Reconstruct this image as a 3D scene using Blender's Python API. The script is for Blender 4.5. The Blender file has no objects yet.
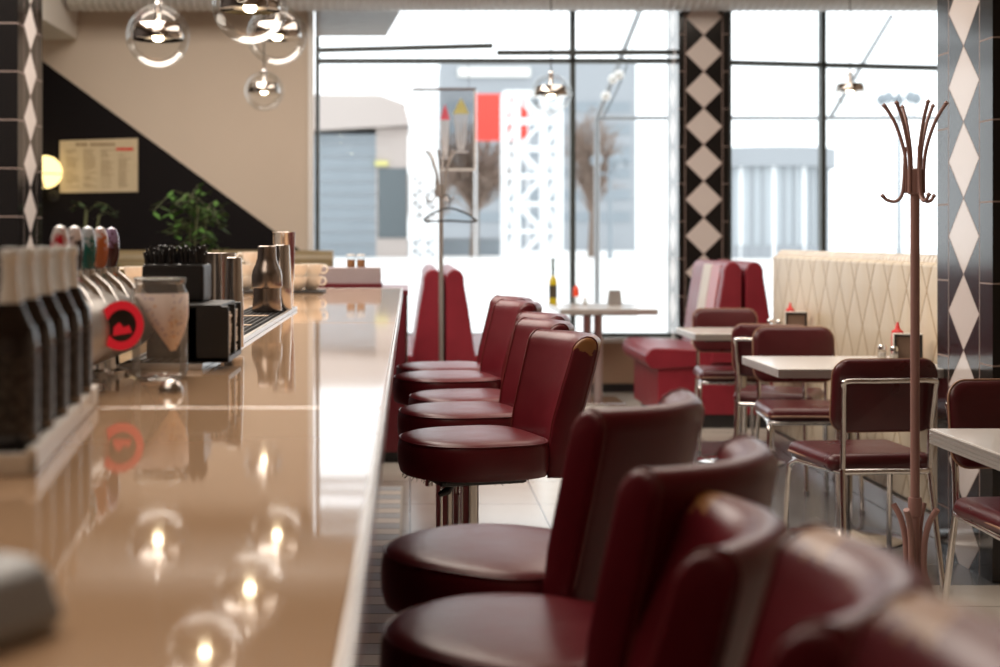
import bpy, bmesh, math, random
from mathutils import Vector, Matrix
random.seed(7)
PI = math.pi
F, VX, VY, ZC = 1389.0, 410.0, 238.0, 1.28
def PX(x, Y): return (x - VX) * Y / F
def PZ(y, Y): return ZC + (VY - y) * Y / F
scene = bpy.context.scene
COL = scene.collection

# ------------------------------------------------------------------ materials
class N:
    """small node-tree builder"""
    def __init__(s, name):
        s.m = bpy.data.materials.new(name); s.m.use_nodes = True
        s.t = s.m.node_tree; s.t.nodes.clear()
        s.out = s.t.nodes.new('ShaderNodeOutputMaterial')
    def new(s, typ, **kw):
        n = s.t.nodes.new(typ)
        for k, v in kw.items(): setattr(n, k, v)
        return n
    def put(s, sock, v):
        if v is None: return
        if isinstance(v, bpy.types.NodeSocket): s.t.links.new(v, sock)
        elif isinstance(v, (tuple, list)): sock.default_value = (*v, 1) if len(v) == 3 and len(sock.default_value) == 4 else v
        else: sock.default_value = v
    def math(s, op, a, b=None, c=None, clamp=False):
        n = s.new('ShaderNodeMath', operation=op, use_clamp=clamp)
        s.put(n.inputs[0], a); s.put(n.inputs[1], b)
        if c is not None: s.put(n.inputs[2], c)
        return n.outputs[0]
    def mix(s, f, a, b):
        n = s.new('ShaderNodeMix', data_type='RGBA')
        s.put(n.inputs[0], f); s.put(n.inputs[6], a); s.put(n.inputs[7], b)
        return n.outputs[2]
    def coord(s, which='Object'):
        c = s.new('ShaderNodeTexCoord').outputs[which]
        x = s.new('ShaderNodeSeparateXYZ'); s.put(x.inputs[0], c)
        return c, x.outputs[0], x.outputs[1], x.outputs[2]
    def noise(s, vec, scale, detail=3, rough=.5):
        n = s.new('ShaderNodeTexNoise'); s.put(n.inputs['Vector'], vec)
        n.inputs['Scale'].default_value = scale; n.inputs['Detail'].default_value = detail; n.inputs['Roughness'].default_value = rough
        return n.outputs[0]
    def bump(s, h, strength=.2, dist=.01):
        n = s.new('ShaderNodeBump'); n.inputs['Strength'].default_value = strength; n.inputs['Distance'].default_value = dist
        s.put(n.inputs['Height'], h); return n.outputs[0]
    def bsdf(s, color, rough=.5, metal=0.0, normal=None, coat=0.0, spec=.5, emit=None, estr=0.0, sheen=0.0):
        p = s.new('ShaderNodeBsdfPrincipled')
        s.put(p.inputs['Base Color'], color); s.put(p.inputs['Roughness'], rough); s.put(p.inputs['Metallic'], metal)
        s.put(p.inputs['Normal'], normal); p.inputs['Coat Weight'].default_value = coat; p.inputs['Coat Roughness'].default_value = .05
        p.inputs['Specular IOR Level'].default_value = spec
        if emit: s.put(p.inputs['Emission Color'], emit); p.inputs['Emission Strength'].default_value = estr
        return p.outputs[0]
    def done(s, shader): s.put(s.out.inputs[0], shader); return s.m

def srgb(r, g, b):
    f = lambda c: (c/255/12.92) if c/255 <= .04045 else ((c/255+.055)/1.055)**2.4
    return (f(r), f(g), f(b))

def plain(name, col, rough=.5, metal=0.0, var=.08, scale=14, bump=0.0, coat=0.0, spec=.5):
    n = N(name); c, *_ = n.coord()
    t = n.noise(c, scale)
    dk = tuple(v*(1-var) for v in col); lt = tuple(min(1, v*(1+var)) for v in col)
    nm = n.bump(n.noise(c, scale*18, 2), bump, .002) if bump else None
    return n.done(n.bsdf(n.mix(t, dk, lt), rough, metal, nm, coat, spec))

def glass(name, tint=(1, 1, 1), gain=1.0, rough=0.0):
    n = N(name)
    lw = n.new('ShaderNodeLayerWeight'); lw.inputs[0].default_value = .28
    f = n.math('MULTIPLY', lw.outputs[0], gain, clamp=True)
    tr = n.new('ShaderNodeBsdfTransparent'); n.put(tr.inputs[0], tint)
    gl = n.new('ShaderNodeBsdfGlossy'); gl.inputs['Roughness'].default_value = rough
    mx = n.new('ShaderNodeMixShader'); n.put(mx.inputs[0], f); n.put(mx.inputs[1], tr.outputs[0]); n.put(mx.inputs[2], gl.outputs[0])
    return n.done(mx.outputs[0])

def emitter(name, col, s):
    n = N(name); e = n.new('ShaderNodeEmission'); n.put(e.inputs[0], col); e.inputs[1].default_value = s
    return n.done(e.outputs[0])

def leather(name, col, rough=.32, wear=None):
    n = N(name); c, x, y, z = n.coord()
    t = n.noise(c, 9)
    base = n.mix(t, tuple(v*.75 for v in col), tuple(v*1.2 for v in col))
    if wear:                                                         # scuffed upholstery at a top corner, down to the tan backing
        side, lo = wear
        e = n.math('MULTIPLY_ADD', y, side*6.0, 0)
        h = n.math('MULTIPLY_ADD', z, 9.0, -9.0*lo)
        jag = n.math('MULTIPLY_ADD', n.noise(c, 48, 5), .62, -.31)
        m = n.math('ADD', n.math('MINIMUM', n.math('ADD', e, -.72), h), jag)
        m = n.math('MULTIPLY', m, 40, clamp=True)
        base = n.mix(m, base, (.30, .13, .045))
    fine = n.noise(c, 420, 2); wr = n.noise(c, 16, 4)
    nm = n.bump(n.math('ADD', n.math('MULTIPLY', fine, .25), wr), .22, .006)
    return n.done(n.bsdf(base, n.math('MULTIPLY_ADD', t, .14, rough-.07), 0, nm, .0, .46))

RED = (.118, .008, .014)
M = {}
M['leather'] = leather('burgundy leather', RED)
M['leather_scuffed'] = leather('burgundy leather scuffed corner', RED, wear=(-1, .957))
M['leather_chafed'] = leather('burgundy leather chafed end', RED, wear=(1, .984))
M['piping'] = plain('burgundy piping', (.13, .022, .02), .3)
M['vinyl'] = leather('chair vinyl', (.075, .010, .013), .3)
M['gold_piping'] = plain('bronze piping', (.35, .20, .13), .4)
M['booth_red'] = leather('booth red vinyl', (.22, .014, .026), .4)
M['booth_cream'] = leather('booth cream vinyl', (.62, .52, .40), .4)
M['booth_pink'] = leather('booth rose vinyl', (.52, .18, .19), .4)
M['chrome'] = plain('chrome', (.78, .76, .74), .1, 1, .03)
M['steel'] = plain('brushed steel', (.62, .58, .55), .2, 1, .1, 40)
M['pewter'] = plain('dark pewter', (.36, .31, .28), .24, 1, .12, 40)
M['alu'] = plain('aluminium', (.72, .71, .70), .3, 1, .04)
M['black'] = plain('black plastic', (.012, .011, .012), .4)
M['rubber'] = plain('black rubber', (.015, .013, .013), .55)
M['white'] = plain('white enamel', (.80, .78, .74), .35)
M['paper'] = plain('paper', (.78, .74, .68), .8)
M['ceramic'] = plain('cream ceramic', (.88, .84, .78), .18, 0, .04)
M['grey_metal'] = plain('grey satin metal', (.40, .38, .36), .32, .6, .06)
M['frame_dark'] = plain('dark window frame', (.045, .055, .052), .45)
M['frame_white'] = plain('white window trim', (.75, .74, .71), .4)
M['clear'] = glass('clear glass', (.97, .98, .98), .32)
M['pane'] = glass('window pane', (.97, .98, .98), .22)
def m_jar():
    m_ = glass('jar glass', (.95, .95, .94), .8); nt = m_.node_tree
    out = [n for n in nt.nodes if n.type == 'OUTPUT_MATERIAL'][0]; src = out.inputs[0].links[0].from_socket
    d = nt.nodes.new('ShaderNodeBsdfDiffuse'); d.inputs[0].default_value = (.8, .78, .75, 1)
    x = nt.nodes.new('ShaderNodeMixShader'); x.inputs[0].default_value = .10
    nt.links.new(src, x.inputs[1]); nt.links.new(d.outputs[0], x.inputs[2]); nt.links.new(x.outputs[0], out.inputs[0]); return m_
M['jar_glass'] = m_jar()
M['rack'] = plain('rose brown painted metal', (.30, .165, .145), .4, .1)
M['wear_brown'] = plain('brown bronze', (.16, .10, .075), .3, .8)
M['table_white'] = plain('cream laminate', (.74, .70, .66), .16, 0, .03)
M['table_edge'] = plain('ribbed aluminium edge', (.62, .60, .57), .3, .7)
M['dark_wood'] = plain('dark cabinet', (.02, .016, .016), .5)
M['red_cab'] = plain('dark red panel', (.13, .012, .02), .35)
M['green'] = plain('leaf green', (.05, .125, .02), .5, 0, .35, 30)
M['green_dark'] = plain('dark leaf', (.03, .055, .018), .55, 0, .3, 30)
M['stem'] = plain('plant stem', (.09, .10, .04), .6)
M['clay'] = plain('dark clay pot', (.05, .035, .03), .6)
M['soil'] = plain('soil', (.02, .014, .01), .9)

def m_counter():
    n = N('tan polished stone'); c, x, y, z = n.coord()
    a = n.noise(c, 3.2, 5); b = n.noise(c, 160, 2)
    col = n.mix(a, (.58, .375, .225), (.66, .44, .28))
    col = n.mix(n.math('MULTIPLY', b, .22), col, (.46, .29, .17))
    return n.done(n.bsdf(col, .045, 0, None, .35, .62))
M['counter'] = m_counter()

def m_floor():
    n = N('floor tiles'); c, x, y, z = n.coord()
    fx = n.math('FRACT', n.math('MULTIPLY', x, 1/.62)); fy = n.math('FRACT', n.math('MULTIPLY_ADD', y, 1/.62, .22))
    ed = lambda f: n.math('LESS_THAN', n.math('MINIMUM', f, n.math('SUBTRACT', 1, f)), .006)
    g = n.math('MAXIMUM', ed(fx), ed(fy))
    zone = n.math('MULTIPLY', n.math('GREATER_THAN', x, .98), n.math('MULTIPLY', n.math('GREATER_THAN', y, 5.12), n.math('LESS_THAN', y, 8.75)))
    t = n.noise(c, 2.2, 5)
    lt = n.mix(t, (.46, .42, .37), (.56, .51, .45)); dk = n.mix(t, (.085, .087, .092), (.13, .13, .135))
    col = n.mix(g, n.mix(zone, lt, dk), (.16, .15, .14))
    nm = n.bump(n.math('SUBTRACT', 1, g), .3, .004)
    return n.done(n.bsdf(col, n.math('MULTIPLY_ADD', t, .12, .16), 0, nm, 0, .5))
M['floor'] = m_floor()

def m_border():
    n = N('striped mosaic border'); c, x, y, z = n.coord()
    v = n.math('MULTIPLY', y, 1/.115); fv = n.math('FRACT', v)
    alt = n.math('LESS_THAN', n.math('FRACT', n.math('MULTIPLY', n.math('FLOOR', v), .5)), .25)
    g = n.math('LESS_THAN', fv, .05)
    jit = n.new('ShaderNodeTexWhiteNoise', noise_dimensions='1D'); n.put(jit.inputs['W'], n.math('FLOOR', v))
    a = n.mix(jit.outputs[0], (.64, .69, .73), (.74, .78, .80)); b = n.mix(jit.outputs[0], (.90, .87, .82), (.94, .91, .87))
    line = n.math('GREATER_THAN', n.math('ABSOLUTE', n.math('ADD', x, .125)), .079)
    col = n.mix(n.math('MAXIMUM', g, 0), n.mix(alt, a, b), (.06, .055, .05))
    col = n.mix(line, col, (.60, .57, .52))
    return n.done(n.bsdf(col, .5, 0, n.bump(n.math('SUBTRACT', 1, g), .3, .003), 0, .25))
M['border'] = m_border()

def m_column(zoff, half):
    """glossy black tiles, UV in metres, a strip of white diamonds up the middle"""
    n = N('diamond tile'); c, u, v, _ = n.coord('UV')
    P = .297
    fv = n.math('SUBTRACT', n.math('FRACT', n.math('MULTIPLY_ADD', v, 1/P, .5 - zoff/P)), .5)    # 0 at a diamond's centre
    d = n.math('ADD', n.math('MULTIPLY', n.math('ABSOLUTE', u), 1/P), n.math('ABSOLUTE', fv))
    dia = n.math('LESS_THAN', d, .487)
    rim = n.math('MULTIPLY', n.math('LESS_THAN', d, .507), n.math('SUBTRACT', 1, dia))
    au = n.math('ABSOLUTE', u)
    strip = n.math('GREATER_THAN', au, P/2)
    vl = n.math('LESS_THAN', n.math('ABSOLUTE', n.math('SUBTRACT', au, P/2+.003)), .003)
    f2 = n.math('FRACT', n.math('MULTIPLY_ADD', v, 1/.305, .37))
    hl = n.math('MULTIPLY', strip, n.math('LESS_THAN', f2, .018))
    g = n.math('MAXIMUM', n.math('MAXIMUM', vl, hl), rim)
    col = n.mix(dia, (.010, .009, .009), (.66, .60, .57))
    col = n.mix(g, col, (.30, .22, .19))
    return n.done(n.bsdf(col, n.math('MULTIPLY_ADD', g, .4, .13), 0, n.bump(n.math('SUBTRACT', 1, g), .25, .003), 0, .55))

def m_backwall():
    n = N('painted wall with diagonal'); c, x, y, z = n.coord()
    line = n.math('ADD', z, n.math('MULTIPLY_ADD', x, .735, .735*3.07 - 2.764))
    m = n.math('LESS_THAN', line, 0)
    t = n.noise(c, 2, 4)
    col = n.mix(m, n.mix(t, (.58, .49, .40), (.62, .53, .435)), n.mix(t, (.0065, .005, .0055), (.009, .007, .0075)))
    return n.done(n.bsdf(col, .6, 0, n.bump(n.noise(c, 220, 2), .08, .002), 0, .1))
M['wall_paint'] = m_backwall()
M['wall_dark'] = plain('dark wall paint', (.05, .042, .042), .6)
M['wall_beige'] = plain('beige wall paint', (.52, .42, .33), .6, 0, .04, 3)
M['wall_tan'] = plain('tan parapet', (.42, .28, .19), .55, 0, .06, 3)
M['ceiling'] = plain('ceiling paint', (.50, .42, .34), .7, 0, .05, 2)
M['beam'] = plain('white beam paint', (.66, .63, .57), .6, 0, .03, 2)
M['duct'] = plain('galvanised duct', (.55, .54, .52), .45, .3, .05)

def m_quilt():
    n = N('quilted cream vinyl'); c, x, y, z = n.coord()
    a = n.math('ADD', n.math('MULTIPLY', y, 1/.245), n.math('MULTIPLY', z, 1/.42))
    b = n.math('SUBTRACT', n.math('MULTIPLY', y, 1/.245), n.math('MULTIPLY', z, 1/.42))
    tri = lambda v: n.math('ABSOLUTE', n.math('SUBTRACT', n.math('FRACT', v), .5))
    d = n.math('SUBTRACT', .5, n.math('MAXIMUM', tri(a), tri(b)))              # 0 on a seam
    s = n.math('LESS_THAN', d, .026)
    h = n.math('POWER', n.math('MULTIPLY', d, 2, clamp=True), .4)
    t = n.noise(c, 5)
    col = n.mix(s, n.mix(t, (.60, .50, .36), (.66, .56, .42)), (.36, .25, .13))
    return n.done(n.bsdf(col, .36, 0, n.bump(h, .3, .015), 0, .4))
M['quilt'] = m_quilt()

# ------------------------------------------------------------------ mesh helpers
class MB:
    def __init__(s): s.bm = bmesh.new(); s.wn = False
    def verts(s, pts): return [s.bm.verts.new(p) for p in pts]
    def face(s, vs):
        try: return s.bm.faces.new(vs)
        except ValueError: return None
    def box(s, a, b, bev=0.0, seg=2, rot=None):
        g = bmesh.ops.create_cube(s.bm, size=1)['verts']
        a, b = Vector(a), Vector(b); d = b - a; c = (a + b)/2
        for v in g:
            v.co = Vector((v.co.x*d.x, v.co.y*d.y, v.co.z*d.z))
        if bev:
            s.wn = True
            es = list({e for v in g for e in v.link_edges})
            r = bmesh.ops.bevel(s.bm, geom=es, offset=min(bev, min(abs(d.x), abs(d.y), abs(d.z))*.49), segments=seg, affect='EDGES', profile=.5)
            g = list({v for f in r['faces'] for v in f.verts} | {v for v in g if v.is_valid})
            seen = set(g); st = list(g)
            while st:
                for e in st.pop().link_edges:
                    for w in e.verts:
                        if w not in seen: seen.add(w); st.append(w)
            g = list(seen)
        for v in g:
            v.co = (rot @ v.co if rot else v.co) + c
        return g
    def loops(s, rings, close=True, cap0=True, cap1=True):
        vs = [s.verts(r) for r in rings]; n = len(vs[0])
        for a, b in zip(vs, vs[1:]):
            for i in range(n if close else n-1):
                s.face((a[i], a[(i+1) % n], b[(i+1) % n], b[i]))
        if cap0: s.face(list(reversed(vs[0])))
        if cap1: s.face(vs[-1])
        return vs
    def lathe(s, prof, seg=28, c=(0, 0, 0), mat=None, cap0=True, cap1=True, sx=1, sy=1):
        rings = []
        for r, z in prof:
            r = max(r, 1e-5)
            ring = [Vector((r*sx*math.cos(2*PI*i/seg), r*sy*math.sin(2*PI*i/seg), z)) for i in range(seg)]
            rings.append([(mat @ p if mat else p) + Vector(c) for p in ring])
        return s.loops(rings, True, cap0, cap1)
    def tube(s, pts, r, seg=10, closed=False, cap=True):
        pts = [Vector(p) for p in pts]; n = len(pts); rings = []
        rad = r if isinstance(r, (list, tuple)) else [r]*n
        tan = []
        for i in range(n):
            a = pts[(i-1) % n] if (closed or i > 0) else pts[i]; b = pts[(i+1) % n] if (closed or i < n-1) else pts[i]
            tan.append((b-a).normalized())
        up = Vector((0, 0, 1)) if abs(tan[0].z) < .9 else Vector((1, 0, 0))
        nrm = (up - tan[0]*up.dot(tan[0])).normalized()
        for i in range(n):
            nrm = (nrm - tan[i]*nrm.dot(tan[i])).normalized(); bi = tan[i].cross(nrm)
            rings.append([pts[i] + (nrm*math.cos(2*PI*k/seg) + bi*math.sin(2*PI*k/seg))*rad[i] for k in range(seg)])
        if closed: rings.append(rings[0]); cap = False
        if closed:
            vs = [s.verts(q) for q in rings[:-1]]
            for i in range(n):
                a, b = vs[i], vs[(i+1) % n]
                for k in range(seg): s.face((a[k], a[(k+1) % seg], b[(k+1) % seg], b[k]))
        else: s.loops(rings, True, cap, cap)
    def bar(s, a, b, w, h=None):
        a, b = Vector(a), Vector(b); d = (b-a); L = d.length
        q = d.to_track_quat('Z', 'Y').to_matrix()
        s.box((-w/2, -(h or w)/2, -L/2), (w/2, (h or w)/2, L/2)) if False else None
        g = bmesh.ops.create_cube(s.bm, size=1)['verts']
        for v in g: v.co = q @ Vector((v.co.x*w, v.co.y*(h or w), v.co.z*L)) + (a+b)/2
    def prism(s, poly, ext, axis=1):
        """poly in the two other axes, extruded from ext[0] to ext[1]"""
        def mk(p, e):
            return {0: (e, p[0], p[1]), 1: (p[0], e, p[1]), 2: (p[0], p[1], e)}[axis]
        a = s.verts([mk(p, ext[0]) for p in poly]); b = s.verts([mk(p, ext[1]) for p in poly]); n = len(poly)
        for i in range(n): s.face((a[i], a[(i+1) % n], b[(i+1) % n], b[i]))
        s.face(list(reversed(a))); s.face(b)
    def build(s, name, mat, parent=None, smooth=True, angle=40, bevel=0.0):
        bmesh.ops.recalc_face_normals(s.bm, faces=s.bm.faces)
        if smooth:
            for f in s.bm.faces: f.smooth = True
            for e in s.bm.edges:
                if len(e.link_faces) == 2 and e.calc_face_angle(0) > math.radians(angle): e.smooth = False
        me = bpy.data.meshes.new(name); s.bm.to_mesh(me); s.bm.free()
        me.materials.append(mat)
        o = bpy.data.objects.new(name, me); COL.objects.link(o)
        if parent: o.parent = parent
        if s.wn and not bevel:
            w_ = o.modifiers.new('normals', 'WEIGHTED_NORMAL'); w_.keep_sharp = True; w_.weight = 100
        if bevel:
            b = o.modifiers.new('bevel', 'BEVEL'); b.width = bevel; b.segments = 2; b.limit_method = 'ANGLE'; b.harden_normals = True
        return o

def tag(o, label, cat, group=None, kind=None):
    o['label'] = label; o['category'] = cat
    if group: o['group'] = group
    if kind: o['kind'] = kind
    return o
def thing(name, label, cat, loc=(0, 0, 0), rz=0, group=None):
    o = bpy.data.objects.new(name, None); COL.objects.link(o); o.empty_display_size = .1
    o.location = loc; o.rotation_euler = (0, 0, rz)
    return tag(o, label, cat, group)
def struct(o): o['kind'] = 'structure'; return o
def dup(o, parent=None):
    c = o.copy(); COL.objects.link(c)
    if parent: c.parent = parent
    for ch in list(o.children): dup(ch, c)
    return c
def place(o, loc, rz, label=None):
    o.location = loc; o.rotation_euler = (0, 0, rz)
    if label: o['label'] = label
    return o
def arc(cx, cz, r, a0, a1, n=6): return [(cx + r*math.cos(math.radians(a0+(a1-a0)*i/n)), cz + r*math.sin(math.radians(a0+(a1-a0)*i/n))) for i in range(n+1)]
def smooth_path(p, k=6):
    p = [Vector(q) for q in p]; out = []
    for i in range(len(p)-1):
        a, b, c, d = p[max(i-1, 0)], p[i], p[i+1], p[min(i+2, len(p)-1)]
        for j in range(k):
            t = j/k; out.append(.5*((2*b) + (c-a)*t + (2*a-5*b+4*c-d)*t*t + (3*b-a-3*c+d)*t**3))
    return out + [p[-1]]

# ------------------------------------------------------------------ the room
YB = 11.55
def add_box(name, a, b, mat, bev=0.0):
    m = MB(); m.box(a, b, bev); return m.build(name, mat)
struct(add_box('floor', (-4.8, -3.2, -.1), (5.2, 11.9, 0), M['floor']))
struct(add_box('ceiling', (-4.8, -3.2, 3.9), (5.2, 11.9, 4.0), M['ceiling']))
struct(add_box('wall_left', (-4.8, -3.2, 0), (-4.6, 11.9, 3.9), M['wall_dark']))
struct(add_box('wall_right', (5.0, -3.2, 0), (5.2, 11.9, 3.9), M['wall_beige']))
struct(add_box('wall_front', (-4.6, -3.2, 0), (5.0, -3.0, 3.9), M['wall_beige']))
WL, WR, W2L, W2R, SILL, WTOP = PX(315, YB), PX(681, YB), PX(729, YB), 4.85, .445, 3.45
m = MB(); m.box((-4.6, YB, 0), (WL-.03, YB+.3, 3.9))
struct(m.build('wall_back', M['wall_paint']))
m = MB(); m.box((WL-.03, YB, 0), (5.0, YB+.3, SILL)); m.box((W2R, YB, SILL), (5.0, YB+.3, WTOP))
struct(m.build('wall_parapet', M['wall_tan']))
m = MB(); m.box((WL-.03, YB, WTOP), (5.0, YB+.3, 3.9))
struct(m.build('wall_header', M['wall_beige']))
m = MB(); m.box((WL-.03, YB-.02, 0), (WR, YB, .07)); struct(m.build('baseboard_back', M['black']))
m = MB(); m.box((WL-.055, YB-.03, SILL), (WL-.012, YB+.02, WTOP)); struct(m.build('trim_1', M['frame_white']))
m = MB(); m.box((WL, YB-.07, SILL-.03), (WR, YB+.05, SILL+.005)); struct(m.build('trim_2', M['frame_white']))

def window(name, x0, x1, mull, ztr, slope=0, sash=()):
    m = MB(); w = .032
    m.box((x0, YB+.04, SILL), (x0+w, YB+.12, WTOP)); m.box((x1-w, YB+.04, SILL), (x1, YB+.12, WTOP))
    m.box((x0, YB+.04, SILL), (x1, YB+.12, SILL+.04)); m.box((x0, YB+.04, WTOP-.05), (x1, YB+.12, WTOP))
    m.box((mull-.021, YB+.03, SILL), (mull+.021, YB+.13, WTOP))
    zl = ztr; zr = ztr + slope*(x1-x0)
    m.prism([(x0, zl-.018), (x1, zr-.018), (x1, zr+.018), (x0, zl+.018)], (YB+.03, YB+.13))
    o = struct(m.build(name, M['frame_dark'], bevel=.004))
    g = MB(); g.box((x0+w, YB+.078, SILL+.03), (mull-.02, YB+.084, WTOP-.05)); g.box((mull+.02, YB+.078, SILL+.03), (x1-w, YB+.084, WTOP-.05))
    g.build('glass_pane', M['pane'], o)
    for (a, za, b, zb) in sash:
        q = MB(); q.prism([(a, za-.02), (b, zb-.02), (b, zb+.02), (a, za+.02)], (YB+.0, YB+.035))
        q.build('vent_sash', M['frame_dark'], o)
    return o
ZT = PZ(60, YB)
window('window_1', WL, WR, PX(573.5, YB), ZT, 0, ((WL+.01, PZ(50, YB), PX(493, YB), PZ(45.5, YB)), (PX(497, YB), PZ(52.5, YB), WR-.01, PZ(52, YB))))
window('window_2', W2L, W2R, PX(825, YB), PZ(61.5, YB), -.026)

def column(name, x0, x1, y0, y1, zoff, label):
    bm = bmesh.new(); uv = bm.loops.layers.uv.new('UVMap')
    cx, cy = (x0+x1)/2, (y0+y1)/2
    for ax, pts in (('x', [(x0, y0), (x1, y0)]), ('y', [(x1, y0), (x1, y1)]), ('x', [(x1, y1), (x0, y1)]), ('y', [(x0, y1), (x0, y0)])):
        co = [(*pts[0], 0), (*pts[1], 0), (*pts[1], 3.9), (*pts[0], 3.9)]
        f = bm.faces.new([bm.verts.new(p) for p in co])
        for l in f.loops:
            l[uv].uv = ((l.vert.co.x-cx) if ax == 'x' else (l.vert.co.y-cy), l.vert.co.z)
    bmesh.ops.remove_doubles(bm, verts=bm.verts, dist=1e-4); bmesh.ops.recalc_face_normals(bm, faces=bm.faces)
    me = bpy.data.meshes.new(name); bm.to_mesh(me); bm.free(); me.materials.append(m_column(zoff, 0))
    o = bpy.data.objects.new(name, me); COL.objects.link(o); o['label'] = label
    return struct(o)
column('column_back', 2.185, 2.595, 11.3, YB+.25, PZ(53.4, 11.3), 'black tiled pillar with white diamonds between the two windows')
column('column_right', 2.16, 2.70, 5.15, 5.69, PZ(160, 5.42), 'black tiled pillar with white diamonds beside the coat rack')
column('column_left', -3.05, -2.47, 8.75, 9.33, PZ(73, 9.0), 'black tiled pillar with white diamonds left of the globe lamp')
struct(add_box('beam', (-3.6, 9.4, PZ(40, YB)), (PX(78, YB), YB-.01, 3.899), M['beam']))

# ribbed air duct along the windows
m = MB(); R = .25; prof = []
x = PX(70, 11.15); k = 0
while x < 4.9:
    prof += [(R, x), (R, x+.035), (R+.007, x+.042), (R+.007, x+.05), (R, x+.057)]; x += .06
m.lathe(prof, 32, (0, 11.15, PZ(10.5, 11.15)+R), Matrix.Rotation(PI/2, 3, 'Y') @ Matrix.Rotation(0, 3, 'Z'))
o = m.build('ventilation_duct', M['duct'])
tag(o, 'ribbed grey air duct running along the ceiling above the windows', 'duct')

# floor border under the counter edge
struct(add_box('trim_3', (-.214, -1.2, -.01), (-.036, 7.15, .004), M['border']))

# ------------------------------------------------------------------ bar counter
H = .275; CZ = ZC - H; XE = -.039
counter = thing('bar_counter', 'long polished tan bar counter in front of the red stools', 'bar counter', (0, 0, 0))
def slab(y0, y1, x0):
    m = MB(); m.box((x0, y0, CZ-.045), (XE-.006, y1, CZ), .004)
    return m.build('worktop_slab', M['counter'], counter)
slab(-.9, 2.247, -.74); slab(2.253, 4.497, -.74); slab(4.503, 7.6, -.74)
m = MB(); m.box((-.60, -.9, CZ-.05), (XE-.012, 7.58, CZ-.045))
m.build('subtop', M['black'], counter)
m = MB(); m.box((XE-.006, -.9, CZ-.047), (XE, 7.606, CZ+.001), .002); m.box((-.74, 7.6, CZ-.047), (XE, 7.606, CZ+.001), .002)
m.build('edge_trim', M['alu'], counter)
m = MB(); m.box((-.62, -.9, 0), (-.30, 7.55, CZ-.05)); m.build('front_panel', M['red_cab'], counter)
# back worktop for the cups
bw = thing('back_worktop', 'tan side worktop carrying the coffee cups behind the bar', 'worktop', (-1.0, 6.7, 0))
m = MB(); m.box((-.6, -.75, CZ-.045), (.245, .9, CZ-.002), .004); m.build('worktop', M['counter'], bw)
m = MB(); m.box((-.55, -.7, 0), (.2, .85, CZ-.045)); m.build('body', M['dark_wood'], bw)

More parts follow.
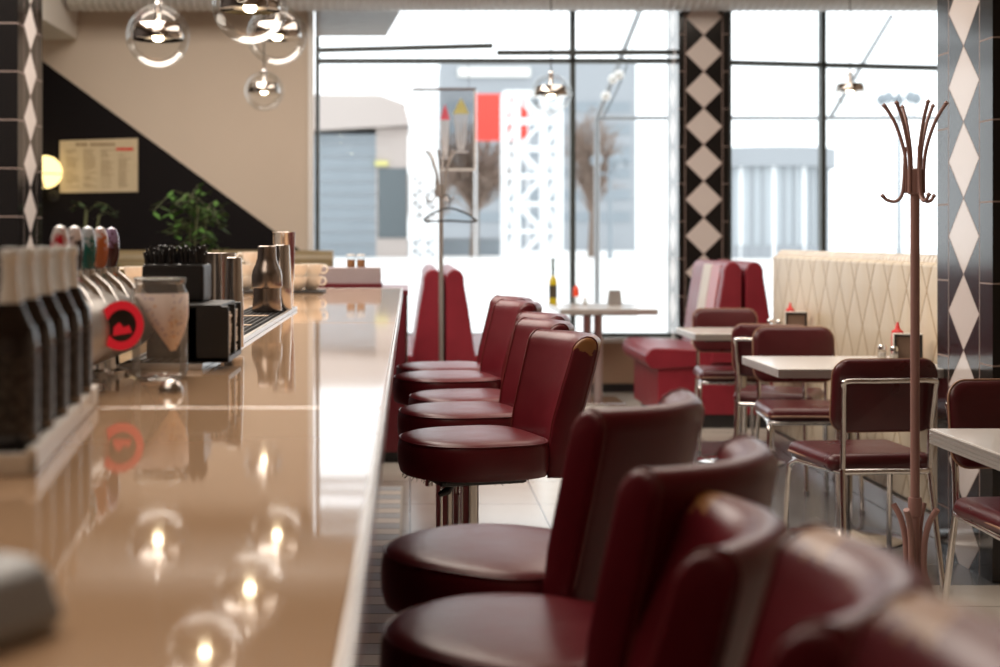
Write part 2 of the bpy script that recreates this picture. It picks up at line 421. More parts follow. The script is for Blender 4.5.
# ------------------------------------------------------------------ stools
def make_stool(name='bar_stool', mat='leather'):
    t = thing(name, '', 'bar stool', group='burgundy bar stools along the counter')
    # seat
    def outline(k, seg=48):
        pts = []
        for i in range(seg):
            a = 2*PI*i/seg; ca, sa = math.cos(a), math.sin(a); n = 2.25 if ca < 0 else 4.0
            r = (abs(ca)**n + abs(sa)**n)**(-1/n)
            pts.append((ca*r*.205*k, sa*r*.205*k))
        return pts
    m = MB(); rings = []
    for k, z in ((.02, .612), (.93, .606), (.965, .608), (.995, .63), (1.0, .655), (.995, .682), (.975, .699), (.945, .7075), (.85, .713), (.6, .717), (.3, .719), (.02, .7195)):
        rings.append([(x, y, z) for x, y in outline(k)])
    m.loops(rings); seat = m.build('seat', M['leather'], t, angle=60)
    p = MB(); p.tube([(x, y, .7025) for x, y in outline(.972)], .0028, 6, closed=True); p.build('piping', M['leather'], seat)
    # backrest: a padded slab swept along a shallow curve
    HW, CUR, T, ZB, ZTOP = .148, .055, .080, .60, 1.0
    def section(u, shr=0.0):
        cx = .235 - CUR*u*u; cy = u*HW
        nx, ny = 1.0, 2*CUR*u/HW*.75; L = math.hypot(nx, ny); nx, ny = nx/L, ny/L
        prof = [(0, ZB), (0, .66), (-.004, .76), (0, .86), (.004, .95)]
        prof += [(T/2 + (T/2-.002)*math.cos(math.radians(a)), .962 + (ZTOP-.962)*math.sin(math.radians(a))) for a in (165, 145, 120, 95, 70, 45, 22, 0)]
        prof += [(T, .90), (T-.002, .80), (T-.008, .70), (T-.014, ZB)]
        c0, c1 = T/2, .80
        out = []
        for d, z in prof:
            d2 = c0 + (d-c0)*(1-shr); z2 = c1 + (z-c1)*(1-shr*.22)
            lean = .088*max(0, (z2-.66)/.34)**1.15
            dd = d2 + lean
            out.append((cx + nx*dd, cy + ny*dd*.55, z2))
        return out
    us = [(-1.045, .28), (-1.035, .13), (-1.012, .045), (-.985, 0)] + [(-.94+1.88*i/14, 0) for i in range(15)] + [(.985, 0), (1.012, .045), (1.035, .13), (1.045, .28)]
    m = MB(); m.loops([section(u, s) for u, s in us]); back = m.build('backrest', M[mat], t, angle=55)
    for u in (-.995, .995):
        p = MB(); p.tube(section(u, -.005)[1:-1], .0026, 6); p.build('piping', M['piping'], back)
    m = MB(); m.box((-.13, -.13, .585), (.13, .13, .61), .01); m.build('seat_plate', M['black'], t)
    m = MB(); m.lathe([(.036, .02), (.036, .40), (.041, .402), (.041, .43), (.027, .432), (.027, .59)], 24)
    post = m.build('post', M['chrome'], t)
    q = MB(); q.lathe([(.016, .30), (.016, .59)], 14, (-.062, .01, 0)); q.lathe([(.012, .43), (.012, .45)], 12, (-.05, -.03, 0)); q.build('guide_rod', M['chrome'], post)
    m = MB(); m.lathe([(.075, 0), (.078, .004), (.075, .012), (.045, .02), (.037, .03)], 40); m.build('base', M['chrome'], t)
    m = MB(); m.tube([(-.02+.17*math.cos(2*PI*i/36), .17*math.sin(2*PI*i/36), .36) for i in range(36)], .011, 10, closed=True)
    for a in (40, 160, 280): m.tube([(0, 0, .33), (-.02+.17*math.cos(math.radians(a)), .17*math.sin(math.radians(a)), .36)], .007, 8)
    m.build('footrest', M['chrome'], t)
    m = MB(); m.tube(smooth_path([(-.03, -.03, .600), (-.055, -.045, .595), (-.072, -.05, .575)]), .0055, 8)
    m.tube([(-.070, -.05, .577), (-.085, -.054, .562), (-.112, -.058, .553)], [.008, .012, .007], 10); m.build('height_lever', M['black'], t)
    return t
proto = make_stool()
def mid(x, y): return 'burgundy leather bar stool '+x
# (x, y, yaw deg, lift, label)
stools = [
 (.145, 5.95, 12, .024, 'farthest burgundy bar stool, nearest the far end of the counter'),
 (.138, 5.50, 13, .027, 'burgundy bar stool second from the far end of the counter'),
 (.200, 5.06, 14, 0, 'burgundy bar stool third from the far end, set slightly out of line'),
 (.165, 4.64, 14, 0, 'burgundy bar stool just behind the one with the scuffed tan corner'),
 (.172, 4.02, 17, 0, 'burgundy bar stool with a scuffed tan corner and fraying seat edge'),
 (.158, 2.58, -34, .0, 'burgundy bar stool after the gap, turned with its back to the camera'),
 (.166, 2.12, -34, -.02, 'burgundy bar stool turned away, just in front of the stool after the gap'),
 (.065, 1.70, -9, -.05, 'burgundy bar stool with a chafed back end, third nearest the camera'),
 (.078, 1.29, -15, -.008, 'blurred burgundy bar stool second nearest the camera with pale highlight on top'),
 (.030, .88, -14, .03, 'nearest burgundy bar stool, only the top of its back in the corner'),
]
ST = []
for i, (x, y, a, lift, lab) in enumerate(stools):
    o = dup(proto) if i < len(stools)-1 else proto
    place(o, (x, y, 0), math.radians(a), lab); ST.append(o)
    for ch in list(o.children):
        if i < 4 and ch.name.startswith('footrest'): bpy.data.objects.remove(ch); continue
        if lift and not ch.name.startswith(('base', 'footrest', 'post')): ch.location.z += lift
        if ch.name.startswith('backrest') and i in (4, 7, 8, 9):
            me = ch.data.copy(); me.materials[0] = M['leather_scuffed'] if i == 4 else M['leather_chafed']; ch.data = me
m = MB()                                                             # frayed lining under the scuffed stool's seat
for i in range(70):
    a = random.uniform(PI*.95, PI*1.95); r = .19+random.random()*.008
    p = Vector((r*math.cos(a), r*math.sin(a), .609)); q = p + Vector((random.uniform(-.012, .012), random.uniform(-.01, .01), -random.uniform(.004, .014)))
    m.tube([p, (p+q)/2+Vector((random.uniform(-.005, .005), 0, 0)), q], .0009, 4)
m.build('frayed_lining', M['black'], ST[4])

# ------------------------------------------------------------------ pendants
M['bulb'] = emitter('lamp glow', (1, .80, .52), 26)
def make_pendant():
    t = thing('pendant_lamp', '', 'pendant lamp', group='clear globe pendant lamps')
    m = MB(); m.lathe([(math.sin(PI*i/24), -math.cos(PI*i/24)) for i in range(25)], 40, cap0=False, cap1=False)
    m.build('globe', M['clear'], t)
    a0, a1 = -8, 27; R_ = .80
    prof = [(R_*math.cos(math.radians(a0+(a1-a0)*i/10)), R_*math.sin(math.radians(a0+(a1-a0)*i/10))) for i in range(11)]
    prof = [(.45, -.08)] + prof + [(.55, .40), (.14, .44), (.11, .55), (.11, 1.0)]
    m = MB(); m.lathe(prof, 40, cap0=False, cap1=True); r = m.build('reflector', M['chrome_dark'], t)
    m = MB(); m.lathe([(.0, -.17), (.10, -.16), (.16, -.11), (.17, -.06), (.12, -.02), (0, -.01)], 20); m.build('bulb', M['bulb'], t)
    m = MB(); m.lathe([(.62, -.055), (.62, -.05)], 30); m.build('bulb_plate', M['white'], t)
    m = MB(); m.lathe([(.0, 1.08), (.13, 1.07), (.15, .99), (.0, .985)], 20); m.build('collar', M['chrome'], t)
    return t
M['chrome_dark'] = plain('smoked chrome', (.62, .56, .52), .04, 1, .02)
pp = make_pendant()
pend = [(158, 36, 32, 7.5, 'clear globe pendant on the far left, above the straw box'),
        (250, 6, 38, 6.3, 'nearest clear globe pendant, cut by the top of the picture'),
        (277, 35, 30.5, 7.9, 'clear globe pendant half hidden behind the nearest globe'),
        (264, 91, 20, 9.9, 'small clear globe pendant hanging low over the beige wall'),
        (551, 94, 21, 9.6, 'clear globe pendant hanging in front of the left window by its dark mullion'),
        (850, 90, 17, 10.6, 'faint clear globe pendant hanging in front of the right window'),
        (205, -50, 41, 5.9, 'clear globe pendant above the picture, seen mirrored in the counter')]
for i, (x, y, r, Y, lab) in enumerate(pend):
    o = pp if i == 0 else dup(pp)
    R_ = r*Y/F; place(o, (PX(x, Y), Y, PZ(y, Y)), 0, lab); o.scale = (R_,)*3
    z = PZ(y, Y); m = MB(); L = (3.9-z)/R_
    m.tube([(0, 0, 1.05), (0, 0, L)], .004/R_, 6); m.lathe([(.05/R_, L-.03/R_), (.055/R_, L)], 16); m.build('cord', M['black'], o)

# ------------------------------------------------------------------ dining chairs
def make_chair():
    t = thing('dining_chair', '', 'chair', group='burgundy vinyl and chrome dining chairs')
    # local: sitter faces +Y, back at y=0
    m = MB(); m.box((-.20, .03, .42), (.20, .43, .486), .032, 5)
    for v in m.bm.verts:
        k = (v.co.y-.03)/.40; v.co.x *= 1 + .06*k
        if v.co.z > .46: v.co.z += .012*max(0, 1-((v.co.x/.2)**2))*max(0, 1-((v.co.y-.23)/.2)**2)
    seat = m.build('seat', M['vinyl'], t, angle=60)
    p = MB(); p.tube([(-.19, .05, .449), (.19, .05, .449), (.213, .40, .449), (.19, .432, .449), (-.19, .432, .449), (-.213, .40, .449)], .004, 6, closed=True); p.build('piping', M['gold_piping'], seat)
    # backrest, rounded rectangle, curved
    W, Hh = .199, .134; zc = .705
    def rr(k, d):
        pts = []
        for cx, cz, a0 in ((W-.06, Hh-.06, 0), (-W+.06, Hh-.06, 90), (-W+.06, -Hh+.06, 180), (W-.06, -Hh+.06, 270)):
            for i in range(7):
                a = math.radians(a0+15*i); x = cx+.06*math.cos(a); z = cz+.06*math.sin(a)
                pts.append((x*k, z*k))
        return [(x, d + .35*x*x*1.0 - .12*(z), zc+z) for x, z in pts]
    m = MB(); m.loops([rr(.02, .030), rr(.85, .028), rr(.96, .022), rr(1, .008), rr(.985, -.006), rr(.9, -.012), rr(.02, -.013)])
    back = m.build('backrest', M['vinyl'], t, angle=60)
    p = MB(); p.tube(rr(1.0, .010), .0035, 6, closed=True); p.build('piping', M['gold_piping'], back)
    m = MB()
    path = [(-.165, .0, .44), (-.166, -.008, .60), (-.172, -.026, .735), (-.165, -.036, .762), (-.06, -.043, .764), (.06, -.043, .764), (.165, -.036, .762), (.172, -.026, .735), (.166, -.008, .60), (.165, .0, .44)]
    m.tube(smooth_path(path, 5), .0105, 10); m.build('back_frame', M['chrome'], t)
    m = MB(); m.tube(smooth_path([(-.165, .0, .43), (-.185, .2, .422), (-.19, .40, .418), (-.1, .415, .418), (.1, .415, .418), (.19, .40, .418), (.185, .2, .422), (.165, .0, .43), (0, -.002, .43)], 5), .0105, 10, closed=True)
    m.build('seat_frame', M['chrome'], t)
    for s in (-1, 1):
        m = MB(); m.tube(smooth_path([(s*.165, .0, .44), (s*.172, -.02, .30), (s*.185, -.065, .01)]), .0105, 10); m.lathe([(.014, 0), (.014, .02)], 12, (s*.185, -.065, 0)); m.build('leg', M['chrome'], t)
        m = MB(); m.tube(smooth_path([(s*.19, .30, .419), (s*.2, .385, .405), (s*.208, .415, .34), (s*.215, .44, .01)], 7), .0105, 10); m.lathe([(.014, 0), (.014, .02)], 12, (s*.215, .44, 0)); m.build('leg', M['chrome'], t)
    return t
ch0 = make_chair()
chairs = [(1.735, 5.06, 6, 'burgundy dining chair with its back to the camera behind the coat rack pole'),
          (1.895, 6.88, 178, 'burgundy dining chair facing the camera across the middle table'),
          (1.835, 7.06, -24, 'burgundy dining chair turned sideways at the near side of the far table'),
          (1.965, 8.68, 176, 'burgundy dining chair at the far table, in front of the booth'),
          (1.86, 4.33, 186, 'burgundy dining chair by the tiled pillar at the right edge')]
for i, (x, y, a, lab) in enumerate(chairs):
    o = ch0 if i == 0 else dup(ch0); place(o, (x, y, 0), math.radians(a), lab)

# ------------------------------------------------------------------ tables
def table(name, lab, x0, x1, y0, y1, thick=.038, legs='post', z=.75):
    cx, cy = (x0+x1)/2, (y0+y1)/2
    t = thing(name, lab, 'table', (cx, cy, 0)); hx, hy = (x1-x0)/2, (y1-y0)/2
    m = MB(); m.box((-hx+.003, -hy+.003, z-thick), (hx-.003, hy-.003, z), .003); top = m.build('tabletop', M['table_white'], t)
    m = MB()
    for k in range(4):
        zz = z-thick+.003+k*(thick-.004)/4
        m.box((-hx, -hy, zz), (hx, hy, zz+(thick-.012)/4), .0015)
    m.build('ribbed_edge', M['table_edge'], top)
    if legs == 'post':
        m = MB(); m.lathe([(.035, .03), (.035, z-thick-.02)], 24); m.build('pedestal', M['steel'], t)
        m = MB(); m.lathe([(.24, 0), (.245, .006), (.23, .014), (.06, .03), (.036, .04)], 40); m.build('base', M['chrome'], t)
        m = MB(); m.box((-.2, -.03, z-thick-.025), (.2, .03, z-thick)); m.box((-.03, -.2, z-thick-.025), (.03, .2, z-thick)); m.build('bracket', M['black'], t)
    else:
        for s in (-.105, -.02):
            m = MB(); m.lathe([(.034, .02), (.034, z-thick-.02)], 24, (s, 0, 0)); m.build('pedestal', M['rosy'], t)
        m = MB(); m.box((-.16, -.25, 0), (.16, .25, .02), .008); m.build('base', M['chrome'], t)
        m = MB(); m.box((-.25, -.2, z-thick-.02), (.25, .2, z-thick)); m.build('bracket', M['black'], t)
    return t
M['rosy'] = plain('rosy satin metal', (.62, .50, .48), .3, .6)
table('dining_table', 'white rectangular table between the two facing burgundy chairs', 1.49, 2.215, 5.62, 6.24)
table('dining_table', 'white table at the far end of the quilted partition', 1.575, 2.215, 7.68, 8.24)
table('dining_table', 'white table with ribbed edge cut by the right picture edge', 1.446, 2.10, 3.18, 3.87, .044)
table('booth_table', 'white window table holding the yellow oil bottle', 1.12, 1.85, 10.35, 11.3, .045, 'twin')

# ------------------------------------------------------------------ quilted partition
M['roll'] = leather('pale vinyl', (.80, .76, .70), .4)
t = thing('booth_partition', 'cream quilted partition running along the dining tables', 'partition', (2.30, 7.15, 0))
m = MB(); m.box((-.05, -1.44, .09), (.07, 1.48, 1.172), .02, 3); q = m.build('quilted_panel', M['quilt'], t)
m = MB(); m.tube([(.01, -1.44, 1.172), (.01, 1.48, 1.172)], .03, 14)
for i in range(60): m.tube([(.01+.0315*math.cos(a), -1.42+i*.0485, 1.172+.0315*math.sin(a)) for a in [PI*j/8 for j in range(9)]], .004, 5)
m.build('top_roll', M['roll'], t)
m = MB(); m.box((-.065, -1.45, 0), (.075, 1.45, .09), .004); m.build('kick_plate', M['alu'], t)

# ------------------------------------------------------------------ red booths
def booth(lab, cx, y0, y1, stripes=True):
    t = thing('booth_bench', lab, 'booth', (cx, (y0+y1)/2, 0)); hy = (y1-y0)/2
    for s in (-1, 1):
        prof = [(s*.012, .42), (s*.225, .42), (s*.20, .55), (s*.165, .80), (s*.135, .97)] + [(s*(.073+.062*math.cos(math.radians(a))), 1.0+.075*math.sin(math.radians(a))) for a in (15, 45, 75, 105, 135, 165)] + [(s*.012, .97)]
        m = MB(); m.prism(prof, (-hy, hy), 1); b = m.build('backrest', M['booth_red'], t, bevel=.012)
        if stripes:
            for j in range(2):
                ya = -hy+.12+j*(2*hy-.24)/3; yb = ya+(2*hy-.24)/3-.01
                pr = [(s*.228, .46), (s*.232, .46), (s*.208, .56), (s*.173, .80), (s*.144, .97), (s*.128, 1.05), (s*.12, 1.05), (s*.13, .97)]
                q = MB(); q.prism(pr, (ya, yb), 1); q.build('stripe', M['booth_pink' if j == 0 else 'booth_cream'], b, bevel=.004)
        m = MB(); sec = [(s*.20, .40), (s*.59, .38)] + [(s*(.59+.07*math.cos(math.radians(a))), .45+.07*math.sin(math.radians(a))) for a in (-60, -20, 20, 60, 90)] + [(s*.45, .515), (s*.20, .50)]
        m.prism(sec, (-hy+.01, hy-.01), 1); m.build('seat', M['booth_red'], t, bevel=.012)
        m = MB(); m.box((min(s*.02, s*.57), -hy+.03, .09), (max(s*.02, s*.57), hy-.03, .41)); m.build('seat_base', M['booth_red'], t)
        m = MB(); m.box((min(s*.02, s*.52), -hy+.05, 0), (max(s*.02, s*.52), hy-.05, .09)); m.build('plinth', M['black'], t)
    return t
booth('red back-to-back booth with rounded end panels behind the hanger rack', .225, 9.2, 11.2, False)
booth('red booth with cream stripes beside the quilted partition', 2.235, 9.3, 10.35, True).scale = (1, 1, 1.045)
t = thing('booth_bench', 'tan upholstered booth bench below the beige wall', 'booth', (-1.45, 10.9, 0))
m = MB(); m.box((-.85, -.08, .1), (.85, .08, 1.10), .03, 3); m.build('backrest', M['olive'] if 'olive' in M else M.setdefault('olive', leather('olive tan vinyl', (.20, .15, .07), .4)), t)
m = MB(); m.tube([(-.85, 0, 1.105), (.85, 0, 1.105)], .08, 16); m.build('top_roll', M.setdefault('tan_v', leather('tan vinyl', (.22, .165, .085), .4)), t)
m = MB(); m.box((-.85, -.55, .12), (.85, -.08, .48), .04, 3); m.build('seat', M['olive'], t)
m = MB(); m.box((-.8, -.5, 0), (.8, .05, .12)); m.build('plinth', M['black'], t)

# ------------------------------------------------------------------ coat racks
def coat_rack(lab, loc, rz, mat, top=1.745):
    t = thing('coat_rack', lab, 'coat rack', loc, rz); d = top - 1.745
    m = MB(); m.tube([(0, 0, .10), (0, 0, 1.50+d)], .0148, 14); m.lathe([(.02, .38), (.022, .39), (.022, .43), (.02, .44)], 16); m.build('pole', mat, t)
    m = MB(); m.lathe([(.018, 1.445+d), (.024, 1.45+d), (.024, 1.525+d), (.018, 1.53+d)], 18); m.build('collar', mat, t)
    n = 6
    for k in range(n):
        a = 2*PI*k/n + .25; c, s = math.cos(a), math.sin(a)
        pr = [(.027, 1.45), (.027, 1.53), (.036, 1.60), (.062, 1.68), (.093, 1.735)]
        m = MB(); m.tube(smooth_path([(r*c, r*s, z+d) for r, z in pr]), .0055, 8); m.lathe([(0, -.009), (.009, 0), (0, .009)], 10, (.095*c, .095*s, 1.737+d)); m.build('hat_arm', mat, t)
        pr = [(.030, 1.60), (.033, 1.50), (.040, 1.445), (.060, 1.424), (.085, 1.428), (.098, 1.440)]
        if k % 2 == 0:
            m = MB(); m.tube(smooth_path([(r*c, r*s, z+d) for r, z in pr]), .0055, 8); m.lathe([(0, -.009), (.009, 0), (0, .009)], 10, (.1*c, .1*s, 1.442+d)); m.build('coat_hook', mat, t)
    for k in range(4):
        a = PI/2*k + .5; c, s = math.cos(a), math.sin(a)
        pr = [(.072, .41), (.045, .36), (.03, .28), (.035, .18), (.09, .07), (.17, .025), (.23, .012)]
        m = MB(); m.tube(smooth_path([(r*c, r*s, z) for r, z in pr]), .010, 10); m.build('foot', mat, t)
    return t
coat_rack('brown metal coat rack standing beside the tiled pillar', (PX(915, 4.5), 4.5, 0), .35, M['rack'], PZ(102, 4.5))
M['rack_grey'] = plain('grey brown metal', (.36, .33, .31), .35, .5)
r2 = (PX(441, 8.75), 8.75)
coat_rack('slim grey coat rack in front of the left red booth', (*r2, 0), 1.1, M['rack_grey'], PZ(150, 8.75))
t = thing('coat_hanger', 'dark coat hanger hooked on the grey coat rack', 'hanger', (r2[0]+.05, r2[1]-.10, 1.50))
m = MB(); m.tube(smooth_path([(-.03, .05, .035), (-.03, .02, .05), (-.01, 0, .045), (.005, 0, .02), (.0, 0, -.02), (0, 0, -.035)], 5), .003, 6); m.build('hook', M['black'], t)
m = MB(); m.tube(smooth_path([(-.16, 0, -.105), (-.1, 0, -.065), (0, 0, -.035), (.1, 0, -.065), (.16, 0, -.105), (.145, 0, -.12), (0, 0, -.112), (-.145, 0, -.12)], 5), .006, 8, closed=True); m.build('shoulder_bar', M['black'], t)

# ------------------------------------------------------------------ red cabinet past the counter, menus, jars
t = thing('host_cabinet', 'dark red cabinet past the far end of the counter', 'cabinet', (-.32, 8.35, 0))
m = MB(); m.box((-.30, -.45, .06), (.30, .45, .95)); m.build('body', M['red_cab'], t, bevel=.006)
m = MB(); m.box((-.315, -.46, .95), (.31, .46, .985), .006); m.build('top_board', M['red_cab'], t)
m = MB(); m.box((.296, -.455, .06), (.306, -.425, .95)); m.box((.296, .425, .06), (.306, .455, .95)); m.build('corner_trim', M['chrome'], t)
m = MB(); m.box((-.28, -.42, 0), (.28, .42, .06)); m.build('plinth', M['black'], t)
m = MB(); m.box((PX(319, 8), 7.93, .986), (PX(382, 8), 8.24, 1.019), .004)
tag(m.build('menu_box', M['red_cab']), 'low dark red box under the menu stack on the cabinet', 'box')
for i in range(12):
    mm = MB(); z = 1.02+i*.0075; j = random.uniform(-.006, .006)
    mm.box((PX(320, 8)+j, 7.95, z), (PX(381, 8)+j, 8.22, z+.0068), .001)
    o = mm.build('menu', M['menu'] if 'menu' in M else M.setdefault('menu', plain('mauve menu card', (.42, .35, .36), .5)))
    tag(o, 'mauve menu card in the stack on the red cabinet', 'menu', 'menus stacked on the red cabinet')
M['amber'] = plain('brown sugar', (.30, .14, .05), .5)
for x, lab in ((351, 'left small jar of brown sugar on top of the menu stack'), (361, 'right small jar of brown sugar on top of the menu stack')):
    t = thing('sugar_jar', lab, 'jar', (PX(x, 8.1), 8.1, 1.1095), 0, 'sugar jars on the menu stack')
    m = MB(); m.lathe([(.0, 0), (.022, 0), (.024, .004), (.024, .045), (.0, .046)], 16); m.build('sugar', M['amber'], t)
    m = MB(); m.lathe([(.025, 0), (.026, .06), (.022, .066)], 18, cap0=False, cap1=False); m.build('glass', M['clear'], t)
    m = MB(); m.lathe([(0, .066), (.024, .066), (.024, .076), (0, .078)], 16); m.build('lid', M['white'], t)

# ------------------------------------------------------------------ bar top things
# drip mat
t = thing('bar_mat', 'black rubber drip mat with silver rim on the counter', 'bar mat', (-.525, 4.12, CZ))
m = MB(); m.box((-.085, -1.21, 0), (.08, 1.21, .006)); m.build('mat_base', M['rubber'], t)
m = MB()
for i in range(9): x = -.08+i*.02; m.box((x-.0025, -1.205, .006), (x+.0025, 1.205, .012))
for i in range(100): y = -1.205+i*.0243; m.box((-.082, y-.003, .006), (.078, y+.003, .0118))
m.build('rubber_grid', M['rubber'], t)
m = MB(); m.box((.078, -1.22, 0), (.092, 1.22, .013), .002); m.box((-.092, -1.22, 0), (.08, -1.208, .013), .002); m.box((-.092, 1.208, 0), (.08, 1.22, .013), .002); m.build('rim', M['alu'], t)
for y in (.05, .55, -.35):
    m = MB()
    m.box((-.05, y, .0118), (.045, y+.045, .0132)); m.build('pale_badge', M['tan_badge'] if 'tan_badge' in M else M.setdefault('tan_badge', plain('tan print', (.55, .40, .28), .6)), t)

# shakers and tins
def lathe_thing(name, lab, cat, x, Y, prof, mat, z=CZ, group=None, seg=28):
    m = MB(); m.lathe(prof, seg); o = m.build(name, mat); o.location = (x, Y, z)
    return tag(o, lab, cat, group)
MZ = CZ+.0121
t = thing('cocktail_shaker', 'steel shaker with narrow neck standing on the drip mat', 'shaker', (PX(267, 4.95), 4.95, MZ))
m = MB(); m.lathe([(0, 0), (.052, 0), (.054, .004), (.050, .05), (.049, .085), (.0535, .087)], 32); m.build('cup', M['pewter'], t)
m = MB(); m.lathe([(.0535, .087), (.055, .092), (.055, .13), (.050, .150), (.040, .172), (.0345, .192), (.0335, .215), (.0335, .232), (.030, .236), (0, .236)], 32); m.build('cap', M['pewter'], t)
lathe_thing('shaker_tin', 'slim steel tin just behind the narrow necked shaker', 'tin', PX(281.5, 5.10), 5.10, [(0, 0), (.037, 0), (.039, .003), (.036, .10), (.030, .236), (.027, .238), (0, .237)], M['steel'], MZ)
lathe_thing('shaker_tin', 'tallest steel tin on the drip mat, farthest shaker', 'tin', PX(284, 5.24), 5.24, [(0, 0), (.034, 0), (.035, .003), (.036, .10), (.0385, .105), (.0425, .282), (.044, .285), (.041, .286), (.034, .12), (0, .12)], M['steel'], MZ)
lathe_thing('shaker_tin', 'wide steel tin behind the black straw box', 'tin', PX(219, 3.5), 3.5, [(0, 0), (.036, 0), (.037, .003), (.0395, .10), (.0405, .19), (.042, .2), (.0425, .225), (.041, .226), (.036, .05), (0, .05)], M['steel'], MZ)
lathe_thing('shaker_tin', 'narrow steel tin right of the wide one on the mat', 'tin', PX(234, 3.35), 3.35, [(0, 0), (.023, 0), (.024, .003), (.023, .10), (.0185, .215), (.016, .217), (0, .216)], M['steel'], MZ)

# caddy with straws and napkins
t = thing('bar_caddy', 'black bar caddy on the counter beside the glass tip jar', 'caddy', (-.425, 3.02, CZ+.0135))
m = MB(); m.box((-.055, -.11, 0), (.045, .11, .012), .002); m.box((-.055, -.11, 0), (-.02, .11, .118), .003); m.box((-.055, -.11, 0), (.045, -.098, .118), .003)
m.box((-.055, .098, 0), (.045, .11, .118), .003); m.box((-.03, -.006, 0), (.045, .006, .118)); m.box((-.055, -.11, .112), (.03, .11, .122), .003); m.build('napkin_tray', M['black'], t)
m = MB(); m.box((-.16, .005, .122), (-.024, .125, .205), .008); m.build('straw_box', M['black'], t)
m = MB(); m.box((-.15, .012, 0), (-.06, .12, .122)); m.build('rear_box', M['black'], t)
for y, lab in ((-.092, 'front paper napkin stack in the black bar caddy'), (.010, 'rear paper napkin stack in the black bar caddy')):
    m = MB()
    for i in range(14): m.box((-.018, y, .0125+i*.0066), (.038+random.uniform(-.002, .002), y+.078, .0175+i*.0066))
    o = m.build('napkin_stack', M['paper']); o.location = (-.425, 3.02, CZ+.0135); tag(o, lab, 'napkins', 'paper napkins in the bar caddy')
m = MB()
for i in range(130):
    x = -.153+random.random()*.122; y = .012+random.random()*.106; h = random.uniform(.222, .246)
    m.tube([(x, y, .2055), (x+random.uniform(-.006, .006), y+random.uniform(-.006, .006), h)], .0032, 6)
o = m.build('drinking_straws', M['black']); o.location = (-.425, 3.02, CZ+.0135)
tag(o, 'bunch of black drinking straws in the black caddy', 'straws', kind='stuff')

# tip jar with coins
JX, JY = PX(160, 2.72), 2.72
t = thing('glass_jar', 'large clear glass tip jar with a paper pennant label', 'jar', (JX, JY, CZ))
m = MB(); m.lathe([(.0, .002), (.045, .001), (.052, .006), (.054, .02), (.054, .165), (.049, .178), (.047, .184), (.050, .188), (.0505, .196), (.047, .198)], 40, cap0=True, cap1=False); m.build('glass', M['jar_glass'], t)
m = MB(); m.tube([(.0500*math.cos(2*PI*i/40), .0500*math.sin(2*PI*i/40), .196) for i in range(40)], .0022, 6, closed=True); m.build('rim', M['clear'], t)
def m_bandana():
    n = N('patterned paper'); c, x, y, z = n.coord()
    v = n.new('ShaderNodeTexVoronoi'); n.put(v.inputs['Vector'], c); v.inputs['Scale'].default_value = 90
    k = n.math('LESS_THAN', v.outputs['Distance'], .33)
    b = n.math('GREATER_THAN', n.noise(c, 60, 2), .56)
    col = n.mix(k, (.72, .60, .54), n.mix(b, (.40, .30, .36), (.62, .30, .08)))
    return n.done(n.bsdf(n.mix(.45, col, (.74, .62, .56)), .7))
M['bandana'] = m_bandana()
m = MB()
def onjar(a, z): a = math.radians(a); return (.0556*math.cos(a), .0556*math.sin(a), z)
grid = []
for i in range(13):
    f = i/12; a = -140 + 140*f; low = .05 + abs(f-.62)*.19
    grid.append((a, max(.045, min(.16, low))))
tops = m.verts([onjar(a, .168) for a, _ in grid]); bots = m.verts([onjar(a, z) for a, z in grid])
for i in range(12): m.face((tops[i], tops[i+1], bots[i+1], bots[i]))
o = m.build('paper_label', M['bandana'], t); s = o.modifiers.new('thick', 'SOLIDIFY'); s.thickness = .0008
for i, (dx, dy, z, a) in enumerate(((-.022, -.02, 0, 0), (.012, -.024, 0, 0), (-.005, .01, 0, 0), (-.012, -.012, .0026, .2), (.022, .014, 0, 0))):
    m = MB(); m.lathe([(0, 0), (.0122, 0), (.0125, .001), (.0122, .0022), (0, .0022)], 24)
    o = m.build('coin', M['coin'] if 'coin' in M else M.setdefault('coin', plain('coin metal', (.70, .50, .42), .3, .8)))
    o.location = (JX+dx, JY+dy, CZ+.0065+z); tag(o, 'small coin lying in the bottom of the glass tip jar', 'coin', 'coins in the tip jar')
t = lathe_thing('metal_dome', 'small silver dome on the counter in front of the tip jar', 'dome', PX(171, 2.46), 2.46, [(.0, 0), (.0225, 0), (.023, .002), (.021, .010), (.015, .019), (.006, .024), (0, .0245)], M['steel'])

# beer tap tower
TX = -.63
t = thing('beer_tap_tower', 'grey metal tap tower with five coloured handles', 'beer tap', (TX, 2.70, CZ))
cyl = MB(); RX = Matrix.Rotation(-PI/2, 3, 'X')
cyl.lathe([(.0, -.33), (.070, -.33), (.078, -.32), (.078, .32), (.070, .33), (0, .33)], 40, (0, 0, .105), RX, sx=1.0)
cyl.build('tower_body', M['grey_metal'], t)
for y in (-.12, .12):
    m = MB(); m.lathe([(.06, 0), (.06, .008), (.04, .012), (.038, .05)], 28, (0, y, 0)); m.build('foot', M['chrome'], t)
def m_handle(name, top, bot):
    n = N(name); c, x, y, z = n.coord()
    f = n.math('ADD', n.math('MULTIPLY_ADD', z, 60, -60*.262), n.math('MULTIPLY_ADD', n.noise(c, 70, 2), 6, -3), clamp=True)
    return n.done(n.bsdf(n.mix(f, bot, top), .2))
hc = [((.75, .70, .70), (.55, .02, .04)), ((.72, .66, .66), (.02, .015, .015)), ((.55, .62, .70), (.01, .14, .12)), ((.80, .70, .72), (.60, .16, .05)), ((.35, .25, .45), (.08, .02, .02))]
hl = ['red and white tap handle', 'black and white tap handle', 'green and white tap handle', 'orange and white tap handle', 'purple and brown tap handle']
